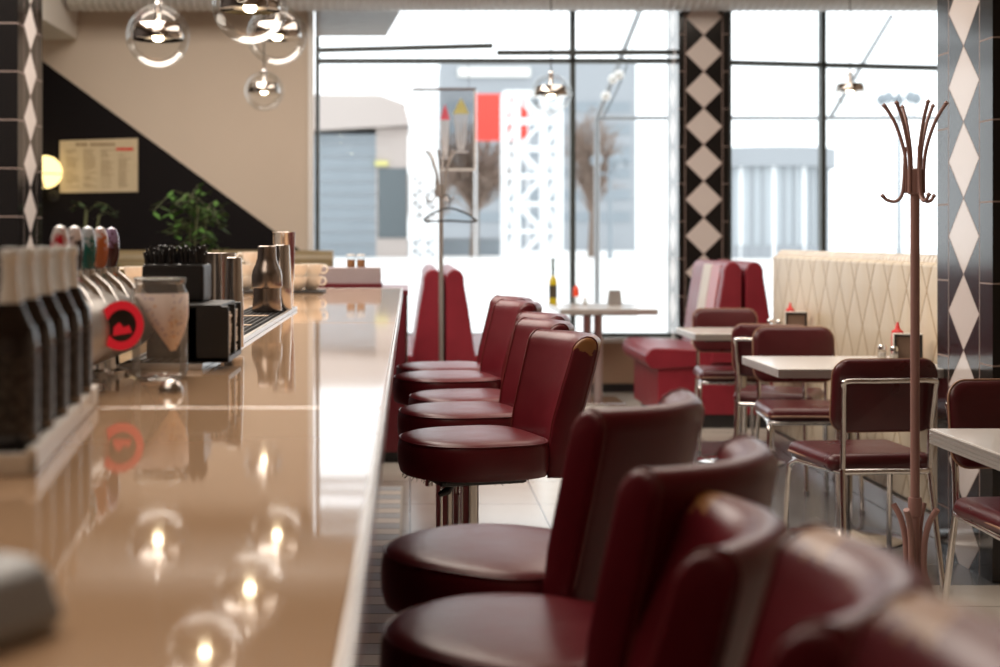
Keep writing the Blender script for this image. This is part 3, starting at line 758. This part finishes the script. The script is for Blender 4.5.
for i in range(5):
    y = 2.50 + i*.108 - 2.70
    m = MB()
    m.tube([(-.01, y, .175), (.0, y, .20)], .013, 14); m.tube([(.0, y, .205), (.035, y-.004, .175), (.062, y-.008, .135)], [.012, .012, .009], 14); m.lathe([(.016, -.006), (.016, .006)], 16, (.0, y, .208))
    f = m.build('faucet', M['chrome'], t)
    m = MB(); m.lathe([(.006, .205), (.013, .212), (.021, .232), (.024, .255), (.022, .278), (.014, .294), (.0, .299)], 20, (0, y, 0), sx=.7)
    h = m.build('tap_handle', m_handle('handle enamel', *hc[i]), f); h['label'] = hl[i]
M['badge_red'] = emitter('lit red ring', (1, .03, .04), .42)
q = Vector((.62, -.78, .0)).to_track_quat('Z', 'Y').to_matrix()
bc = Vector((.088, -.12, .113))
m = MB(); m.tube([(.02, -.05, .11), bc], .02, 16); br = m.build('badge_bracket', M['grey_metal'], t)
m = MB(); m.lathe([(.0, 0), (.040, 0), (.042, .004), (.040, .012), (.030, .014), (0, .0135)], 36, bc, q); b = m.build('badge', M['black'], br)
m = MB(); m.tube([bc + q @ Vector((.0375*math.cos(2*PI*i/40), .0375*math.sin(2*PI*i/40), .011)) for i in range(40)], .0085, 10, closed=True); m.build('lit_ring', M['badge_red'], br)['label'] = 'glowing red badge ring'
m = MB(); m.prism([(-.018, -.018), (.02, -.014), (.014, .0), (.004, -.004), (-.006, .006), (-.016, -.002)], (0, .002), 2)
for v in m.bm.verts: v.co = bc + q @ (v.co + Vector((0, 0, .0145)))
m.build('badge_emblem', M['badge_red'], br)

# bottles in a tray
M['bottle'] = plain('dark amber glass', (.012, .005, .004), .06, 0, .3, 6, 0, .5)
def m_blabel():
    n = N('printed bottle'); c, x, y, z = n.coord()
    k = n.math('GREATER_THAN', n.noise(c, 140, 1), .55)
    return n.done(n.bsdf(n.mix(k, (.008, .005, .005), (.05, .042, .04)), .35))
M['blabel'] = m_blabel(); M['foil'] = plain('silver white foil', (.88, .90, .89), .25, .1, .05, 60); M['amber_neck'] = plain('amber neck', (.14, .03, .008), .08, 0, .2, 6, 0, .4)
t = thing('bottle_tray', 'black bottle tray with white rim at the left counter edge', 'tray', (-.54, 1.93, CZ), math.radians(7))
m = MB(); m.box((-.18, -.32, 0), (.055, .36, .012), .003); m.build('tray_floor', M['black'], t)
m = MB(); m.box((.055, -.335, 0), (.068, .375, .032), .003); m.box((-.19, -.335, 0), (.068, -.322, .026), .003); m.box((-.19, .362, 0), (.068, .375, .026), .003); m.box((-.19, -.335, 0), (-.18, .375, .026), .003)
m.build('rim', M['white'], t)
bx = [(10, 1.66), (27, 1.78), (43, 1.91), (58, 2.05), (70, 2.19)]
bl = ['nearest dark beer bottle in the white rimmed tray', 'second nearest dark beer bottle in the white rimmed tray', 'middle dark beer bottle of the row in the tray', 'dark beer bottle second from the tap tower in the tray', 'dark beer bottle in the tray closest to the tap tower']
bp = None
for i, (px, Y) in enumerate(bx):
    if bp is None:
        bp = thing('beer_bottle', '', 'bottle', group='dark beer bottles in the tray')
        m = MB(); m.lathe([(0, .002), (.030, 0), (.0335, .005), (.0335, .135), (.031, .152), (.022, .168), (.0145, .186), (.0115, .203), (.0100, .215)], 32); body = m.build('glass_body', M['bottle'], bp)
        m = MB(); m.lathe([(.0339, .03), (.0339, .125)], 32, cap0=False, cap1=False); m.build('label', M['blabel'], body)
        m = MB(); m.lathe([(.0150, .184), (.0122, .20), (.0106, .214), (.0102, .232), (.0102, .236), (.0122, .238), (.0122, .247), (.0105, .25), (0, .251)], 24); m.build('foil_cap', M['foil'], bp)
        o = bp
    else: o = dup(bp)
    place(o, (PX(px, Y), Y, CZ+.0122), i*.7, bl[i])

# grey box near the camera
t = thing('napkin_dispenser', 'blurred low grey box with dark top at the near left corner of the counter', 'dispenser', (-.334, .96, CZ), math.radians(-28))
m = MB(); m.prism([(-.075, 0), (.07, 0), (.078, .012), (.062, .042), (.045, .05), (-.075, .05)], (-.055, .055), 1); b = m.build('body', plain('matte grey casing', (.30, .31, .32), .45), t, bevel=.005)
m = MB(); m.box((-.06, -.04, .0505), (.03, .04, .0525), .001); m.build('face_plate', M['black'], t)

# cups
def make_cup():
    t = thing('coffee_cup', '', 'cup', group='cream coffee cups stacked on the side worktop')
    m = MB(); m.lathe([(0, .004), (.026, 0), (.028, .004), (.036, .012), (.050, .035), (.056, .062), (.057, .070), (.054, .070), (.048, .035), (.03, .012), (0, .01)], 32); m.build('bowl', M['ceramic'], t)
    m = MB(); m.tube(smooth_path([(-.052, 0, .060), (-.072, 0, .062), (-.082, 0, .045), (-.070, 0, .026), (-.046, 0, .026)], 5), .005, 8); m.build('handle', M['ceramic'], t)
    return t
cp = make_cup(); first = True
cups = [(244, 7.0, 0, .2, 'lowest cup of the three-high stack behind the shakers'), (247, 7.0, 1, .1, 'middle cup of the three-high stack behind the shakers'), (253, 7.0, 2, .0, 'top cup of the three-high stack behind the shakers'),
        (296, 6.95, 0, .3, 'lower cup of the stack right behind the tall tin'), (297, 6.95, 1, .4, 'upper cup of the stack right behind the tall tin'),
        (311, 7.05, 0, 2.8, 'lower cup of the stack farthest right on the side worktop'), (312, 7.05, 1, 2.9, 'upper cup of the stack farthest right on the side worktop'),
        (136, 6.4, 0, .3, 'lower cup of the pair behind the tip jar'), (136, 6.4, 1, .2, 'upper cup of the pair behind the tip jar')]
for px, Y, lev, a, lab in cups:
    o = cp if first else dup(cp); first = False
    place(o, (PX(px, Y), Y, CZ+.012+lev*.061), a, lab)
    o.scale = (1.0,)*3
for x0, x1, y0, y1, lab in ((PX(236, 7), PX(262, 7), 6.93, 7.08, 'x'),): pass
tag(add_box('cup_mat', (-.93, 6.86, CZ-.0015), (-.43, 7.14, CZ+.0115), M['rubber'], .003), 'black rubber mat under the coffee cup stacks', 'mat')
tag(add_box('cup_mat', (-1.36, 6.30, CZ-.0015), (-1.16, 6.5, CZ+.0115), M['rubber'], .003), 'small black rubber mat under the cup pair behind the tip jar', 'mat')

# ------------------------------------------------------------------ condiments
M['ketchup'] = plain('red plastic', (.62, .012, .012), .3); M['orange_red'] = plain('orange red plastic', (.85, .07, .02), .3)
M['oil'] = plain('yellow oil', (.62, .50, .02), .1); M['oil_green'] = plain('dark green cap', (.03, .06, .02), .3); M['dark_label'] = plain('dark label', (.07, .055, .03), .5)
TZ = .7502
def ketchup(x, y, z, lab, mat='ketchup'):
    t = thing('ketchup_bottle', lab, 'bottle', (x, y, z), 0, 'squeeze bottles on the tables')
    m = MB(); m.lathe([(0, 0), (.025, 0), (.027, .004), (.027, .10), (.024, .11)], 20); m.build('body', M[mat], t)
    m = MB(); m.lathe([(.026, .108), (.026, .118), (.012, .128), (.004, .158), (0, .16)], 18); m.build('nozzle', M[mat], t)
def shaker(x, y, z, lab):
    t = thing('salt_shaker', lab, 'shaker', (x, y, z), 0, 'salt and pepper shakers on the tables')
    m = MB(); m.lathe([(0, .001), (.018, 0), (.019, .003), (.016, .045)], 16); m.build('glass', M['jar_glass'], t)
    m = MB(); m.lathe([(0, .002), (.0155, .002), (.0145, .03), (0, .031)], 16); m.build('filling', M['paper'], t)
    m = MB(); m.lathe([(.0175, .044), (.0175, .056), (.013, .064), (0, .067)], 16); m.build('cap', M['chrome'], t)
def menu_frame(x, y, z, rz, lab):
    t = thing('menu_stand', lab, 'menu stand', (x, y, z), rz, 'framed menu stands on the tables')
    m = MB(); 
    for a, b in (((-.06, -.012, 0), (.06, .012, .012)), ((-.06, -.012, .103), (.06, .012, .115)), ((-.06, -.012, 0), (-.048, .012, .115)), ((.048, -.012, 0), (.06, .012, .115))): m.box(a, b, .002)
    m.build('frame', M['black'], t)
    m = MB(); m.box((-.062, -.016, 0), (-.056, .016, .116), .001); m.box((-.06, -.016, .113), (.06, .016, .118), .001); m.build('edge_strip', M['white'], t)
    m = MB(); m.box((-.049, -.004, .01), (.049, .004, .105)); m.build('card', M['brown_card'] if 'brown_card' in M else M.setdefault('brown_card', plain('brown card', (.16, .10, .07), .5)), t)
ketchup(2.155, 6.14, TZ, 'red squeeze bottle on the middle table beside the coat rack pole'); shaker(2.06, 6.06, TZ, 'left shaker with chrome cap on the middle table'); shaker(2.085, 5.98, TZ, 'right shaker with chrome cap on the middle table')
menu_frame(2.150, 6.0, TZ, math.radians(-14), 'white edged menu stand on the middle table')
ketchup(2.19, 8.0, TZ, 'red squeeze bottle on the far table by the partition'); shaker(2.07, 7.98, TZ, 'left shaker on the far table'); shaker(2.10, 7.9, TZ, 'right shaker on the far table')
menu_frame(2.162, 7.78, TZ, math.radians(-14), 'white edged menu stand on the far table')
Yt = 11.05
t = thing('oil_bottle', 'slim yellow oil bottle on the window table', 'bottle', (PX(553, Yt), Yt, TZ))
t.scale = (1.24,)*3
m = MB(); m.lathe([(0, 0), (.024, 0), (.026, .004), (.026, .14), (.022, .165), (.010, .185), (.0095, .19)], 20); m.build('body', M['oil'], t)
m = MB(); m.lathe([(.0264, .045), (.0264, .125)], 20, cap0=False, cap1=False); m.build('label', M['dark_label'], t)
m = MB(); m.lathe([(.010, .188), (.0095, .28), (.0115, .282), (.0115, .296), (0, .297)], 14); m.build('neck', M['oil_green'], t)
t = thing('sauce_bottle', 'clear sauce bottle with orange red top on the window table', 'bottle', (PX(576, Yt), Yt, TZ))
m = MB(); m.lathe([(0, 0), (.024, 0), (.025, .004), (.025, .065)], 18); m.build('body', M['jar_glass'], t)
m = MB(); m.lathe([(.025, .064), (.026, .11), (.022, .135), (.008, .15), (0, .165)], 18); m.build('top', M['orange_red'], t)
shaker(PX(585, Yt), Yt, TZ, 'tiny shaker on the window table between the bottles')
t = thing('napkin_holder', 'grey napkin holder on the window table', 'napkin holder', (PX(614.5, Yt), Yt, TZ))
m = MB(); m.prism([(-.055, 0), (.055, 0), (.044, .115), (-.044, .115)], (-.04, -.03), 1); m.prism([(-.055, 0), (.055, 0), (.044, .115), (-.044, .115)], (.03, .04), 1); m.prism([(-.055, 0), (.055, 0), (.055, .006), (-.055, .006)], (-.03, .03), 1); m.build('shell', M['grey_metal'], t)
m = MB(); m.box((-.04, -.027, .007), (.04, .027, .108)); m.build('napkins', M['paper'], t)

# ------------------------------------------------------------------ back wall things
Yw = YB-.004
t = thing('wall_poster', 'cream printed poster on the dark wall beside the globe lamp', 'poster', (PX(99, Yw), Yw, PZ(193, Yw)))
w, h = 78*Yw/F/2, 53.5*Yw/F
m = MB(); m.prism([(-w, 0), (w, .01), (w, h+.01), (-w, h-.01)], (-.012, 0), 1); m.build('sheet', M['poster'] if 'poster' in M else M.setdefault('poster', plain('cream poster', (.56, .46, .30), .6)), t)
m = MB(); random.seed(3)
def dash(x0, x1, z0, z1): m.box((x0, -.0135, z0), (x1, -.012, z1))
x = -.19
for wd in (.035, .03, .035, -.02, .03, .03, .025, .03, .03, .035, .03):
    if wd > 0: dash(x, x+wd*.8, h-.055, h-.03)
    x += abs(wd)
for cx in range(4):
    x0 = -w+.05+cx*.145
    for r in range(22):
        z = h-.09-r*.0145
        if z < .03 or random.random() < .15 or (cx == 3 and r < 3): continue
        dash(x0, x0+random.uniform(.05, .115), z, z+.005)
m.build('printed_lines', M.setdefault('ink', plain('brown ink', (.26, .18, .10), .7)), t)
m = MB(); m.box((w-.18, -.0138, h-.092), (w-.035, -.012, h-.07)); m.build('red_bar', M['ketchup'], t)

t = thing('wall_lamp', 'glowing globe wall lamp beside the left tiled pillar', 'wall lamp', (PX(45.5, 11.3), 11.3, PZ(172, 11.3)))
r = 16.5*11.3/F
M['globe_lit'] = emitter('lit opal globe', (1, .74, .30), 2.4)
m = MB(); m.lathe([(r*math.sin(PI*i/20), -r*math.cos(PI*i/20)) for i in range(21)], 32); m.build('globe', M['globe_lit'], t)
m = MB(); m.tube([((r+.002)*math.cos(2*PI*i/32), (r+.002)*math.sin(2*PI*i/32), -.018) for i in range(32)], .004, 6, closed=True)
m.tube([(0, -r-.003, -.02), (0, -r*.75, -.09), (0, -.02, -r-.01), (0, .03, -r-.05), (0, .245, -r-.05)], .008, 8); m.lathe([(.05, 0), (.05, .015)], 20, (0, .245, -r-.05), Matrix.Rotation(-PI/2, 3, 'X')); m.build('bracket', M['black'], t)

def plant(name, lab, loc, h, n, spread, mat, droop=.3, seed=1):
    rnd = random.Random(seed)
    t = thing(name, lab, 'plant', loc)
    m = MB(); m.lathe([(0, 0), (.11, 0), (.12, .01), (.15, .28), (.155, .30), (.14, .30), (.13, .27), (0, .26)], 28); pot = m.build('pot', M['clay'], t)
    m = MB(); m.lathe([(0, .262), (.131, .266), (0, .28)], 24); m.build('soil', M['soil'], pot)
    st = MB(); lf = MB()
    for k in range(3):
        a = 2*PI*k/3 + rnd.random(); top = Vector((math.cos(a)*.06+.02, math.sin(a)*.06, h*(.93+.07*rnd.random())))
        pts = smooth_path([(math.cos(a)*.02, math.sin(a)*.02, .26), (math.cos(a)*.03-.03, math.sin(a)*.03, h*.55), top], 8)
        st.tube(pts, .008, 6)
        for i in range(n):
            f = .52+.48*rnd.random(); p = pts[min(len(pts)-1, int(f*len(pts)))]
            b = rnd.random()*2*PI; L = spread*(.4+.6*rnd.random())
            d = Vector((math.cos(b), math.sin(b)*.8, rnd.uniform(-.1, .45)))
            e = p + d*L; md = p + d*L*.5 + Vector((0, 0, .04)); e = e - Vector((0, 0, droop*L))
            st.tube([p, md, e], .0025, 4)
            for j in range(9):
                q0 = md.lerp(e, j/8); bb = rnd.random()*2*PI; ll = .075+.05*rnd.random()
                dv = Vector((math.cos(bb), math.sin(bb), rnd.uniform(-.7, .25))).normalized(); sd = dv.cross(Vector((0, 0, 1))).normalized()*ll*.2
                lf.face(lf.verts([q0, q0+dv*ll*.45+sd, q0+dv*ll, q0+dv*ll*.45-sd]))
    st.build('stem', M['stem'], t); lf.build('foliage', mat, t, smooth=False)
plant('potted_plant', 'leafy green plant in front of the dark diagonal wall', (PX(197, 9.9), 9.9, 0), PZ(192, 9.9), 15, .30, M['green'], .35, 4)
plant('potted_plant', 'dim sparse plant below the cream poster', (PX(88, 9.95), 9.95, 0), PZ(205, 9.95), 5, .2, M['green_dark'], .1, 9)

# hanging drink sign
Ys = 11.46
t = thing('hanging_sign', 'clear hanging sign with painted sundae glasses in the left window', 'sign', (PX(444, Ys), Ys, PZ(170, Ys)))
s = Ys/F; H1 = 82*s
m = MB(); m.box((-32*s, -.012, H1-.02), (32*s, .012, H1), .003); m.build('top_rail', M['wear_brown'], t)
M['sign_panel'] = glass('tinted acrylic', (.80, .80, .80), .35)
m = MB(); m.box((-5*s, -.004, 0), (31*s, .004, H1-.02)); m.build('tinted_panel', M['sign_panel'], t)
m = MB(); m.box((-30*s, -.004, 0), (-6*s, .004, H1-.02)); m.build('clear_panel', M['clear'], t)
m = MB(); m.box((-5*s, -.008, -.005), (31*s, .008, .012)); m.box((30*s, -.007, 0), (31.5*s, .007, H1-.02)); m.build('bottom_rail', M['white'], t)
M['line_white'] = plain('white paint', (.75, .75, .77), .6); M['pink'] = plain('pink paint', (.75, .12, .18), .6); M['lime'] = plain('yellow green paint', (.62, .58, .22), .6)
for cx, top, tint, wd in ((1*s, 56*s, 'pink', 5*s), (17*s, 62*s, 'lime', 8*s)):
    m = MB()
    for k in (-1, -.35, .35, 1): m.tube([(cx+k*wd*.7, -.006, top-6*s), (cx+k*wd*.45, -.006, top-36*s), (cx+k*wd*.3, -.006, top-42*s)], .006, 6)
    m.tube([(cx-wd*.8, -.006, top-44*s), (cx+wd*.8, -.006, top-44*s)], .008, 6); m.build('painted_glass', M['line_white'], t)
    m = MB(); m.prism([(cx-wd, top-6*s), (cx+wd, top-6*s), (cx+wd*.5, top+3*s), (cx, top+10*s), (cx-wd*.5, top+3*s)], (-.008, -.005), 1); m.build('painted_scoop', M[tint], t)
m = MB(); m.tube([(-25*s, 0, H1), (-25*s, .1, ZT-PZ(170, Ys))], .002, 5); m.tube([(25*s, 0, H1), (25*s, .1, ZT-PZ(170, Ys))], .002, 5); m.build('hanging_wire', M['black'], t)

# raised blind
t = thing('window_blind', 'raised grey slatted blind at the top of the left window', 'blind', (PX(358, 11.45), 11.45, 0))
m = MB(); hw = 42*11.45/F
for i in range(12):
    z = PZ(12+i*2.1, 11.45)
    m.box((-hw, -.02, z-.0015), (hw-.01*i, .02, z+.0015), rot=Matrix.Rotation(.5, 3, 'X'))
m.build('slats', M['blind'] if 'blind' in M else M.setdefault('blind', plain('grey slat', (.55, .54, .53), .5)), t)
m = MB(); m.box((-hw, -.022, PZ(8, 11.45)), (hw, .022, PZ(4, 11.45)), .004); m.build('head_rail', M['white'], t)
m = MB(); m.tube([(-hw*.7, 0, PZ(40, 11.45)), (-hw*.7, 0, PZ(8, 11.45))], .002, 5); m.tube([(hw*.6, 0, PZ(37, 11.45)), (hw*.6, 0, PZ(8, 11.45))], .002, 5); m.build('cord', M['white'], t)

# ------------------------------------------------------------------ outside
G = -.1
M['snow'] = plain('pale paving', (.80, .79, .77), .8, 0, .04, .3)
struct(add_box('ground', (-90, 11.95, G-.2), (140, 190, G), M['snow']))
M['clad'] = plain('blue grey cladding', (.25, .285, .315), .6, 0, .08, .6); M['pale'] = plain('pale render', (.46, .40, .37), .7, 0, .05, .4); M['glass_dark'] = plain('shop glass', (.10, .12, .13), .2)
M['truss'] = plain('white truss paint', (.86, .87, .88), .5); M['red_ad'] = plain('red banner', (.75, .06, .04), .6); M['bark'] = plain('bark', (.20, .15, .12), .8); M['twig'] = plain('bare twigs', (.26, .19, .15), .8, 0, .3, 2); M['grey_b'] = plain('grey facade', (.32, .34, .365), .7, 0, .05, .3)
Yo = 100.
def ox(x, Y=Yo): return PX(x, Y)
def oz(y, Y=Yo): return PZ(y, Y)
t = thing('market_building', 'blue grey clad hall seen through the left of the left window', 'building', (ox(360), Yo, G))
def bx_(nm, x0, x1, y0, y1, mat, d0=0, d1=8, Y=Yo, par=None):
    m = MB(); m.box((ox(x0, Y)-par.location.x, d0, oz(y1, Y)-G), (ox(x1, Y)-par.location.x, d1, oz(y0, Y)-G)); return m.build(nm, mat, par)
m = MB(); m.box((ox(290)-ox(360), 0, 0), (ox(376)-ox(360), 9, oz(134)-G)); wl = m.build('clad_wall', M['clad'], t)
m = MB()
for i in range(9): m.box((ox(290)-ox(360), -.08, .9+i*.9), (ox(376)-ox(360), 0, .98+i*.9))
m.build('joint_strip', M['grey_b'], wl)
m = MB(); m.box((ox(376)-ox(360), 0, 0), (ox(408)-ox(360), 9, oz(128)-G)); m.build('shop_front', M['pale'], t)
bx_('shop_window', 378, 407, 168, 238, M['glass_dark'], -.1, 0, Yo, t)
bx_('lit_sign', 375, 388, 161, 166, M['lime'], -.3, 0, Yo, t)
m = MB(); m.prism([(ox(285)-ox(360), oz(133)-G), (ox(410)-ox(360), oz(126)-G), (ox(405)-ox(360), oz(105)-G), (ox(380)-ox(360), oz(96)-G), (ox(285)-ox(360), oz(96)-G)], (-1, 9), 1); m.build('roof', M['pale'], t)
t = thing('office_building', 'tall pale grey block behind the white towers', 'building', (ox(540, 150), 150, G))
m = MB(); m.box((ox(440, 150)-ox(540, 150), 0, 0), (ox(636, 150)-ox(540, 150), 12, oz(62, 150)-G)); m.build('facade', M['grey_b'], t)
bx_('roof_sign', 458, 530, 68, 77, M['white'], -.5, 0, 150, t)
for i in range(6): bx_('window_band', 446, 630, 102+i*22, 112+i*22, M['clad'], -.1, 0, 150, t)
def truss(lab, xs, ytop, Y, cells, depth):
    cx = (ox(xs[0], Y)+ox(xs[-1], Y))/2
    t = thing('truss_tower', lab, 'tower', (cx, Y, G)); h = oz(ytop, Y)-G
    for x in xs:
        for d in (0, depth):
            m = MB(); m.bar((ox(x, Y)-cx, d, 0), (ox(x, Y)-cx, d, h), .24); m.build('upright', M['truss'], t)
    m = MB()
    for d in (0, depth):
        for i in range(cells+1):
            z = h*i/cells; m.bar((ox(xs[0], Y)-cx, d, z), (ox(xs[-1], Y)-cx, d, z), .2)
            if i < cells:
                for a, b in zip(xs, xs[1:]):
                    u, v = ox(a, Y)-cx, ox(b, Y)-cx
                    if i % 2: u, v = v, u
                    m.bar((u, d, z), (v, d, z+h/cells), .16)
    for x in xs:
        for i in range(cells+1): m.bar((ox(x, Y)-cx, 0, h*i/cells), (ox(x, Y)-cx, depth, h*i/cells), .16)
    m.build('bracing', M['truss'], t)
truss('narrow white lattice tower behind the hanging sign', (411, 424, 437), 90, 90, 14, 1.5)
truss('wide white ladder tower in the middle of the left window', (505, 518, 545, 561), 92, 90, 6, 2.5)
t = thing('street_banner', 'red advertising banner behind the wide white tower', 'banner', (ox(490, 96.5), 96.5, G))
m = MB(); m.box((-.95, 0, oz(138, 94)-G), (2.6, .1, oz(90, 94)-G)); m.build('banner_cloth', M['red_ad'], t)
m = MB(); m.tube([(-1.0, .1, 0), (-1.0, .1, oz(88, 94)-G)], .07, 8); m.tube([(2.65, .1, 0), (2.65, .1, oz(88, 94)-G)], .07, 8); m.build('banner_post', M['truss'], t)
def tree(lab, px, Y, ytop, w, seed):
    rnd = random.Random(seed); t = thing('bare_tree', lab, 'tree', (ox(px, Y), Y, G)); h = oz(ytop, Y)-G
    m = MB(); m.tube([(0, 0, 0), (.1, 0, h*.3), (-.05, 0, h*.62)], [.34, .26, .14], 10); m.build('trunk', M['bark'], t)
    m = MB()
    for i in range(230):
        a = rnd.random()*2*PI; z0 = h*(.25+.4*rnd.random()); r = w*math.sqrt(rnd.random()); z1 = h*(.42+.56*rnd.random()*(1-.4*r/w))
        p = Vector((0, 0, z0)); q = Vector((math.cos(a)*r, math.sin(a)*r, z1)); mdp = p.lerp(q, .5)+Vector((0, 0, -.2))
        m.tube([p, mdp, q], [.09, .05, .02], 5)
        for j in range(2):
            v = Vector((rnd.uniform(-1, 1), rnd.uniform(-1, 1), rnd.uniform(-.4, 1)))
            m.tube([mdp.lerp(q, rnd.random()), q+v], [.035, .02], 4)
    m.build('branches', M['twig'], t)
tree('bare brown tree beside the wide white tower', 474, 100.8, 105, 3.6, 1)
tree('small bare tree behind the narrow lattice tower', 424, 112, 160, 2.2, 5)
tree('bare brown tree just right of the window mullion', 592, 99, 96, 1.7, 2)
t = thing('low_wall', 'low dark wall at the foot of the bare tree', 'wall', (ox(470, 107), 107, G))
m = MB(); m.box((-5.0, 0, 0), (3.0, .4, 1.25)); m.build('wall_body', M['clad'], t); m = MB(); m.box((-4.7, -.1, 1.25), (3.1, .5, 1.4)); m.build('coping', M['grey_b'], t)
# pavilion in the right window
Yp = 90.; cx = ox(790, Yp)
t = thing('pavilion', 'low round glass pavilion seen through the right window', 'pavilion', (cx, Yp+7, G))
rr_ = 72*Yp/F*1.02
m = MB(); m.lathe([(0, oz(164, Yp)-G), (rr_*1.03, oz(164, Yp)-G), (rr_*1.03, oz(144, Yp)-G), (0, oz(143, Yp)-G)], 56); m.build('roof', M['grey_b'], t)
m = MB(); m.lathe([(rr_*.9, 0), (rr_*.9, oz(164, Yp)-G)], 56); m.build('glass_wall', M.setdefault('pav', plain('pale glass', (.45, .49, .52), .3)), t)
for i in range(20):
    a = PI + PI*i/19; m = MB(); m.box((rr_*.91*math.cos(a)-.11, rr_*.91*math.sin(a)-.11, 0), (rr_*.91*math.cos(a)+.11, rr_*.91*math.sin(a)+.11, oz(164, Yp)-G)); m.build('mullion', M['grey_b'] if i % 3 else M['truss'], t)
m = MB(); m.lathe([(rr_*.93, 0), (rr_*.93, .9)], 56); m.build('base', M['grey_b'], t)
def street_lamp(lab, px, Y, ytop):
    t = thing('street_lamp', lab, 'street lamp', (ox(px, Y), Y, G)); h = oz(ytop, Y)-G
    m = MB(); m.tube([(0, 0, 0), (0, 0, .6), (0, 0, h)], [.22, .16, .12], 10); m.build('post', M['clad'], t)
    for k in range(5):
        a = 2*PI*k/5; m = MB(); m.tube(smooth_path([(0, 0, h*.86), (math.cos(a)*.8, math.sin(a)*.8, h*.84), (math.cos(a)*1.1, math.sin(a)*1.1, h*.93)], 4), .06, 6)
        m.lathe([(0, -.1), (.3, .1), (.36, .4), (.15, .7), (0, .72)], 12, (math.cos(a)*1.1, math.sin(a)*1.1, h*.93)); m.build('lamp_head', M['clad'], t)
street_lamp('dark street lamp seen through the right window by the coat rack', 899, 88, 92)
street_lamp('dark street lamp right of the bare tree in the left window', 610, 92, 158)
# terrace frame just outside
t = thing('terrace_frame', 'grey metal terrace frame standing outside the windows', 'frame', (PX(597, 14), 14, G)); fx = PX(597, 14); zz = PZ(118, 14)-G
m = MB(); m.tube([(0, 0, 0), (0, 0, zz)], .03, 10); m.build('post', M['terr'] if 'terr' in M else M.setdefault('terr', plain('grey galvanised', (.34, .36, .38), .4)), t)
m = MB(); m.tube([(7, 0, 0), (7, 0, zz)], .03, 10); m.build('post', M['terr'], t)
m = MB(); m.tube([(0, 0, zz), (7, 0, zz)], .022, 8); m.build('beam', M['terr'], t)
m = MB(); m.tube([(0, 0, zz), (PX(642, 14)-fx, 0, PZ(5, 14)-G)], .03, 8); m.tube([(PX(830, 14)-fx, 0, zz), (PX(892, 14)-fx, 0, PZ(15, 14)-G)], .025, 8); m.build('strut', M['terr'], t)
m = MB(); w0 = PX(605, 13.8)-fx; m.tube(smooth_path([(w0, -.1, zz), (w0+.2, -.1, zz+.42), (w0+.35, -.1, zz+.9)]), .006, 5); sl = m.build('light_cable', M['black'], t)
for px, py in ((606, 96), (613, 79), (619, 75)):
    m = MB(); m.lathe([(.05*math.sin(PI*i/10), -.05*math.cos(PI*i/10)) for i in range(11)], 14, (PX(px, 13.9)-fx, -.1, PZ(py, 13.9)-G)); m.build('festoon_bulb', M['white'], sl)

# ------------------------------------------------------------------ light
w = bpy.data.worlds.new('World'); scene.world = w; w.use_nodes = True
bg = w.node_tree.nodes['Background']; bg.inputs[0].default_value = (.93, .97, 1.0, 1); bg.inputs[1].default_value = 2.35
def area(name, loc, sx, sy, power, col=(1, .86, .70), rot=(0, 0, 0)):
    l = bpy.data.lights.new(name, 'AREA'); l.shape = 'RECTANGLE'; l.size = sx; l.size_y = sy; l.energy = power; l.color = col
    o = bpy.data.objects.new(name, l); COL.objects.link(o); o.location = loc; o.rotation_euler = rot; return o
area('ceiling_fill', (-1.9, 7.3, 3.88), 3.0, 4.2, 285, (1, .91, .82))  # unseen area fill added under the ceiling to brighten wall and bar
area('ceiling_fill', (-1.1, 4.6, 3.88), 2.4, 2.6, 88, (1, .86, .72))  # added fill for the stool fronts and counter, no visible fixture
area('ceiling_fill', (-1.6, 1.6, 3.88), 2.2, 2.4, 38, (1, .86, .72))  # unseen fill added over the near end of the bar
area('ceiling_fill', (2.1, 7.3, 3.88), 2.4, 5.0, 112, (1, .88, .76))  # unseen fill added on the dining side to lift floor and tables
for px, py, r, Y, lab in pend:
    pass

# ------------------------------------------------------------------ camera
cam = bpy.data.cameras.new('camera'); co = bpy.data.objects.new('camera', cam); COL.objects.link(co)
co.location = (0, 0, ZC); co.rotation_euler = (PI/2, 0, 0)
cam.sensor_width = 36; cam.lens = F*36/1000; cam.shift_x = (500-VX)/1000; cam.shift_y = -(333.5-VY)/1000
cam.clip_start = .05; cam.clip_end = 600
cam.dof.use_dof = True; cam.dof.focus_distance = 4.05; cam.dof.aperture_fstop = 2.6
scene.camera = co
vs = scene.view_settings; vs.view_transform = 'Standard'; vs.look = 'None'; vs.exposure = 0; vs.gamma = 1; vs.use_curve_mapping = False
cy = scene.cycles; cy.use_denoising = True; cy.max_bounces = 10; cy.diffuse_bounces = 5; cy.glossy_bounces = 5; cy.transparent_max_bounces = 24; cy.transmission_bounces = 6
cy.sample_clamp_indirect = 6; cy.caustics_reflective = False; cy.caustics_refractive = False
